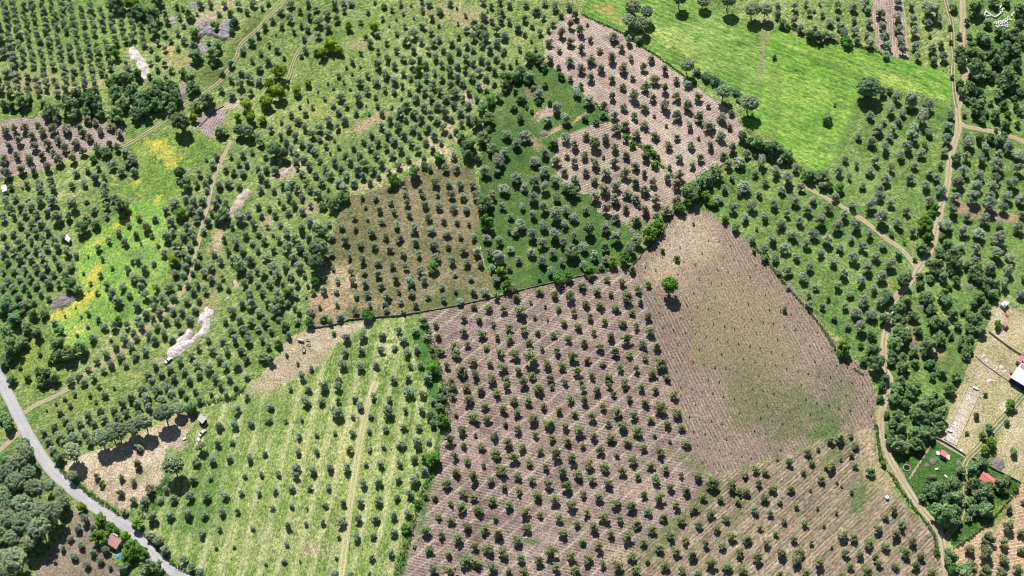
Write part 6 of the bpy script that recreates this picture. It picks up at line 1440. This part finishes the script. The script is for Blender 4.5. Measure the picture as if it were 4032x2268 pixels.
# tank trailer, box trailer, troughs by the orchard gate
STEEL = plain('galvanised_steel', A(214, 220, 226), .1, 1.5, .45, .2)
RUST = plain('rusty_steel', A(150, 112, 96), .25, 2.0)
g, h_ = at(1185, 1344), at(1208, 1350)
tt = empty('tank_trailer', (g[0], g[1], .03), math.atan2(h_[1] - g[1], h_[0] - g[0]))
tk = MB().tube((-1.5, 0, 1.15), (1.5, 0, 1.15), .62, n=16).tube((-1.62, 0, 1.15), (-1.5, 0, 1.15), .4, .62, 16).tube((1.5, 0, 1.15), (1.62, 0, 1.15), .62, .4, 16).build('tank', STEEL, tt)
MB().tube((.9, 0, 1.7), (.9, 0, 1.86), .2, n=10).build('hatch', RUST, tk)
MB().box(-1.4, 1.4, -.5, .5, .42, .55).build('chassis', RUST, tt)
MB().tube((-1.4, 0, .48), (-2.6, 0, .45), .05, n=6).build('drawbar', RUST, tt)
for s in (-1, 1): MB().tube((.2, s * .6, .36), (.2, s * .82, .36), .36, n=12).build('wheel', TYRE, tt)
tag(tt, 'white cylindrical tank trailer on the bare dirt', 'trailer')
g, h_ = at(1197, 1381), at(1197, 1371)
tt = empty('box_trailer', (g[0], g[1], .03), math.atan2(h_[1] - g[1], h_[0] - g[0]))
MB().box(-1.2, 1.2, -.7, .7, .6, .7).build('bed', plain('trailer_floor', A(196, 170, 156), .15, 2.0), tt)
for a in ((-1.24, 1.24, -.76, -.7), (-1.24, 1.24, .7, .76), (-1.24, -1.18, -.7, .7), (1.18, 1.24, -.7, .7)):
    MB().box(a[0], a[1], a[2], a[3], .58, 1.15).build('side_board', RUST, tt)
MB().tube((1.2, 0, .6), (2.6, .5, .4), .06, n=6).build('drawbar', RUST, tt)
for s in (-1, 1): MB().tube((-.2, s * .8, .36), (-.2, s * .98, .36), .36, n=12).build('wheel', TYRE, tt)
tag(tt, 'small brown box trailer below the white tank trailer', 'trailer')
for i, (c, d, lb) in enumerate((((1213.5, 1341), (10, 1), 'upper grey trough right of the white tank trailer'), ((1216, 1360), (10, 3), 'lower grey trough right of the white tank trailer'))):
    g, h_ = at(*c), at(c[0] + d[0], c[1] + d[1])
    m_ = MB().box(-.95, .95, -.35, .35, .08, .2).box(-1, 1, -.42, -.34, .08, .6).box(-1, 1, .34, .42, .08, .6).box(-1, -.92, -.34, .34, .08, .6).box(.92, 1, -.34, .34, .08, .6)
    m_.box(-.8, -.5, -.4, .4, -.05, .08).box(.5, .8, -.4, .4, -.05, .08)
    o = tag(m_.build('water_trough', CONC), lb, 'trough', 'troughs beside the tank trailer')
    o.location, o.rotation_euler = (g[0], g[1], .05), (0, 0, math.atan2(h_[1] - g[1], h_[0] - g[0]))

# water tanks, wells, basin, drums
def ring(name, ro, ri, h, mat, label, cat, c, water=None, wz=.2, lid=False):
    n = 28
    m_ = MB()
    a = [2 * math.pi * i / n for i in range(n)]
    vs = [(r * math.cos(t), r * math.sin(t), z) for r, z in ((ro, -.1), (ro, h), (ri, h), (ri, .02)) for t in a]
    m_.add(vs, [(k * n + i, k * n + (i + 1) % n, (k + 1) * n + (i + 1) % n, (k + 1) * n + i) for k in range(3) for i in range(n)])
    root = empty(name, (*at(*c), 0))
    m_.build('rim', mat, root)
    if water: MB().tube((0, 0, -.05), (0, 0, wz), ri * .995, n=n).build('water', water, root)
    if lid:
        l_ = MB().tube((0, 0, h), (0, 0, h + .12), ro * .98, ro * .7, n).build('lid', mat, root)
        MB().tube((.1, .1, h + .12), (.1, .1, h + .22), .22, n=10).build('cap', GREYM, l_)
    return tag(root, label, cat)


GREYM = plain('grey_plastic', A(150, 150, 150), .1, 2.0, .5)
WATER = plain('dark_water', (.018, .022, .02, 1), .3, 1.0, .12, 0, .5)
WHITEP = plain('white_plastic', A(240, 240, 238), .05, 1.0, .4)
ring('water_tank', .88, .5, 1.5, WHITEP, 'white round water tank in the stubble beside the dirt road', 'water tank', (3491, 1962), lid=True)
ring('well', .95, .6, .8, plain('white_stone', A(226, 220, 208), .1, 1.5), 'white round stone well in the left edge grove', 'well', (202, 1124), WATER, .3)
ring('basin', 1.75, 1.5, .35, plain('pale_basin', A(206, 186, 156), .15, 1.5), 'dark round water basin on the grass by the dirt road', 'basin', (3570, 1842), WATER, .08)
ring('oil_drum', .7, .3, 1.3, plain('orange_drum', A(206, 120, 86), .15, 1.5), 'orange round drum at the corner of the white barn', 'drum', (3981, 1470), lid=True)
ring('plastic_drum', .5, .3, 1.0, LBLUE, 'left pale blue drum near the left edge shed', 'drum', (105, 791), lid=True)
ring('plastic_drum', .5, .3, 1.0, plain('pale_drum', A(186, 204, 210), .1, 1.5), 'right whitish drum near the left edge shed', 'drum', (114, 785), lid=True)
g = at(467, 2187)
o = MB()
r4 = random.Random(4)
gr = [[(x * .55 + r4.uniform(-.1, .1), y * .55 + r4.uniform(-.1, .1), max(.05, .9 - .09 * (x * x + y * y) + r4.uniform(-.15, .15))) for x in range(-3, 4)] for y in range(-3, 4)]
o.add([p for rw in gr for p in rw], [(y * 7 + x, y * 7 + x + 1, (y + 1) * 7 + x + 1, (y + 1) * 7 + x) for y in range(6) for x in range(6)])
tag(o.build('tarpaulin', LBLUE), 'crumpled blue tarpaulin below the tiled house', 'tarpaulin').location = (g[0], g[1], 0)
for i, (c, rz, lb) in enumerate([((726, 1729), .6, 'small white tub left of the white car'), ((3784, 1774), -.5, 'white tub on the dry yard beside the boundary wall'), ((3687, 1848), .4, 'left pale tub on the garden lawn'), ((3723, 1876), -.8, 'right pale tub on the garden lawn'), ((3868, 1773), -.4, 'white tub by the bright green yard bush')]):
    m_ = MB().hexa([(-.6, -.32, 0), (.6, -.32, 0), (.6, .32, 0), (-.6, .32, 0)], [(-.78, -.42, .55), (.78, -.42, .55), (.78, .42, .55), (-.78, .42, .55)]).box(-.84, .84, -.46, -.38, .5, .58).box(-.84, .84, .38, .46, .5, .58)
    o = tag(m_.build('tub', WHITEP), lb, 'tub')
    g = at(*c); o.location, o.rotation_euler = (g[0], g[1], .03), (0, 0, rz)
# red barrow
g = at(3961, 1241)
bw = empty('wheelbarrow', (g[0], g[1], .03), -1.1)
MB().hexa([(-.35, -.28, .3), (.4, -.28, .3), (.4, .28, .3), (-.35, .28, .3)], [(-.6, -.42, .65), (.7, -.42, .65), (.7, .42, .65), (-.6, .42, .65)]).build('tray', plain('red_paint', A(206, 70, 76), .12, 2.0), bw)
MB().tube((.75, -.05, .2), (.75, .05, .2), .2, n=12).build('wheel', TYRE, bw)
for s in (-1, 1): MB().tube((.75, s * .06, .2), (-1.2, s * .34, .6), .03, n=6).build('handle', RUST, bw)
tag(bw, 'red wheelbarrow between the shelter and pink-roofed shed', 'wheelbarrow')
# white cart on the orange strip
g = at(3921, 863)
ct = empty('farm_cart', (g[0], g[1], .03), -.9)
MB().box(-1.1, 1.1, -.6, .6, .5, .58).build('bed', STEEL, ct)
for x in (-.9, -.45, 0, .45, .9): MB().tube((x, -.6, .58), (x, .6, .95), .05, n=6).build('bar', WHITEP, ct)
for s in (-1, 1): MB().tube((-.1, s * .66, .3), (-.1, s * .84, .3), .3, n=12).build('wheel', TYRE, ct)
MB().tube((.5, 0, .62), (.5, 0, 1.15), .42, .3, 12).build('hopper', plain('lilac_plastic', A(190, 192, 216), .1, 2.0, .5), ct)
tag(ct, 'white barred farm cart on the orange ploughed strip', 'cart')
# timber frame round the gravel plot
PALE = plain('pale_timber', A(214, 202, 178), .15, 1.5)
cs = [np.array(at(*p)) for p in [(3814, 1517), (3861, 1541), (3765, 1755), (3716, 1728)]]
fr = empty('plot_frame', (cs[0][0], cs[0][1], 0))
for i in range(4):
    a, b = cs[i] - cs[0], cs[(i + 1) % 4] - cs[0]
    MB().tube((a[0], a[1], .28), (b[0], b[1], .28), .14, n=6).build('rail', PALE, fr)
    n_ = max(1, int(np.linalg.norm(b - a) / 4.5))
    for k in range(n_):
        p = a + (b - a) * k / n_
        MB().tube((p[0], p[1], -.1), (p[0], p[1], .9), .09, n=6).build('post', PALE, fr)
for k in range(1, 8):
    a, b = cs[0] + (cs[3] - cs[0]) * k / 8 - cs[0], cs[1] + (cs[2] - cs[1]) * k / 8 - cs[0]
    MB().tube((a[0], a[1], .1), (b[0], b[1], .1), .07, n=5).build('cross_bar', PALE, fr)
tag(fr, 'pale timber frame round the long gravel plot', 'frame')
for c, rz, lb in (((3840, 1530), -.5, 'white bench frame at the upper end of gravel plot'), ((3738, 1697), -.4, 'white bench frame at the left edge of gravel plot')):
    g = at(*c)
    rt = empty('bench_frame', (g[0], g[1], 0), rz)
    MB().box(-1.3, 1.3, -.55, .55, .72, .8).build('top', WHITEP, rt)
    for x in (-1.15, 1.15):
        for y in (-.45, .45): MB().box(x - .05, x + .05, y - .05, y + .05, -.05, .72).build('leg', RUST, rt)
    MB().box(1.4, 1.5, -.5, .5, -.05, .5).build('end_rail', WHITEP, rt)
    tag(rt, lb, 'bench')
# beehives at the upper right
HB = [plain('hive_white', A(240, 240, 238), .05, 2.0), plain('hive_cream', A(234, 226, 180), .05, 2.0), plain('hive_green', A(206, 226, 214), .05, 2.0)]
HL = plain('hive_lid', A(236, 236, 236), .04, 2.0, .5)
hm = [MB().box(-.24, .24, -.28, .28, .14, .62).box(-.22, -.16, -.26, .26, -.04, .14).box(.16, .22, -.26, .26, -.04, .14).mesh('hive_body', m_) for m_ in HB]
lm = MB().box(-.3, .3, -.34, .34, .62, .74).mesh('lid', HL)
HIVES = '245,460 245,520 305,530 220,560 180,590 200,650 160,680 155,715 355,575 390,600 440,625 495,660 290,705 345,680 425,695 550,705 620,730 680,725 735,700 775,670 815,640 850,605 895,575 980,205 940,220 910,260 885,290 870,330 830,380 825,430 845,490 870,525 970,510 955,445 970,405 1025,370 1475,535 1460,580 1410,620 1385,660 1375,690 1215,730 1185,800 1280,800 1105,825 1190,865 1255,855 1340,875 1030,885 990,910 1100,910 1165,925 900,930 805,930 870,970 725,980 655,960 620,1010 800,985 980,970 1090,965 955,1020 1045,1015 1180,1005 695,1040 795,1065 880,1045 680,1130 730,1165 780,1160 845,1135 935,1140 970,1110 1055,1120 1130,1085 1205,1105 1110,1160 1195,1170'
hv = [tuple(map(int, s.split(','))) for s in HIVES.split()]
hv.sort()
HN = [0, 0]
for i, (x, y) in enumerate(hv):
    g = at(3860 + x / 11.15, y / 11.15, .6)
    o = empty('beehive', (g[0], g[1], .0), random.Random(i).uniform(-.4, .4))
    o.scale = (1.15,) * 3
    mesh_obj('hive_body', hm[1 if i % 13 == 5 else 2 if i % 11 == 7 else 0], o)
    mesh_obj('lid', lm, o)
    low = y > 720 or x > 1300
    HN[low] += 1
    tag(o, ('white box beehive in the lower cluster at upper right, %s from left' if low else 'white box beehive in the V-shaped upper lines, %s from left') % ordinal(HN[low]), 'beehive', 'beehives in the lower cluster' if low else 'beehives in the V-shaped lines')
# the big bramble thicket by the yellow meadow
g = at(*T(0, 1, [(480, 825)])[0])
o = tag(mesh_obj('bramble_thicket', brush_mesh('bramble_thicket', 44)), 'large dark grey bramble thicket beside the yellow meadow', 'thicket')
o.location, o.scale, o.rotation_euler = (g[0], g[1], -.1), (17.5, 8.5, 7.0), (0, 0, .62)
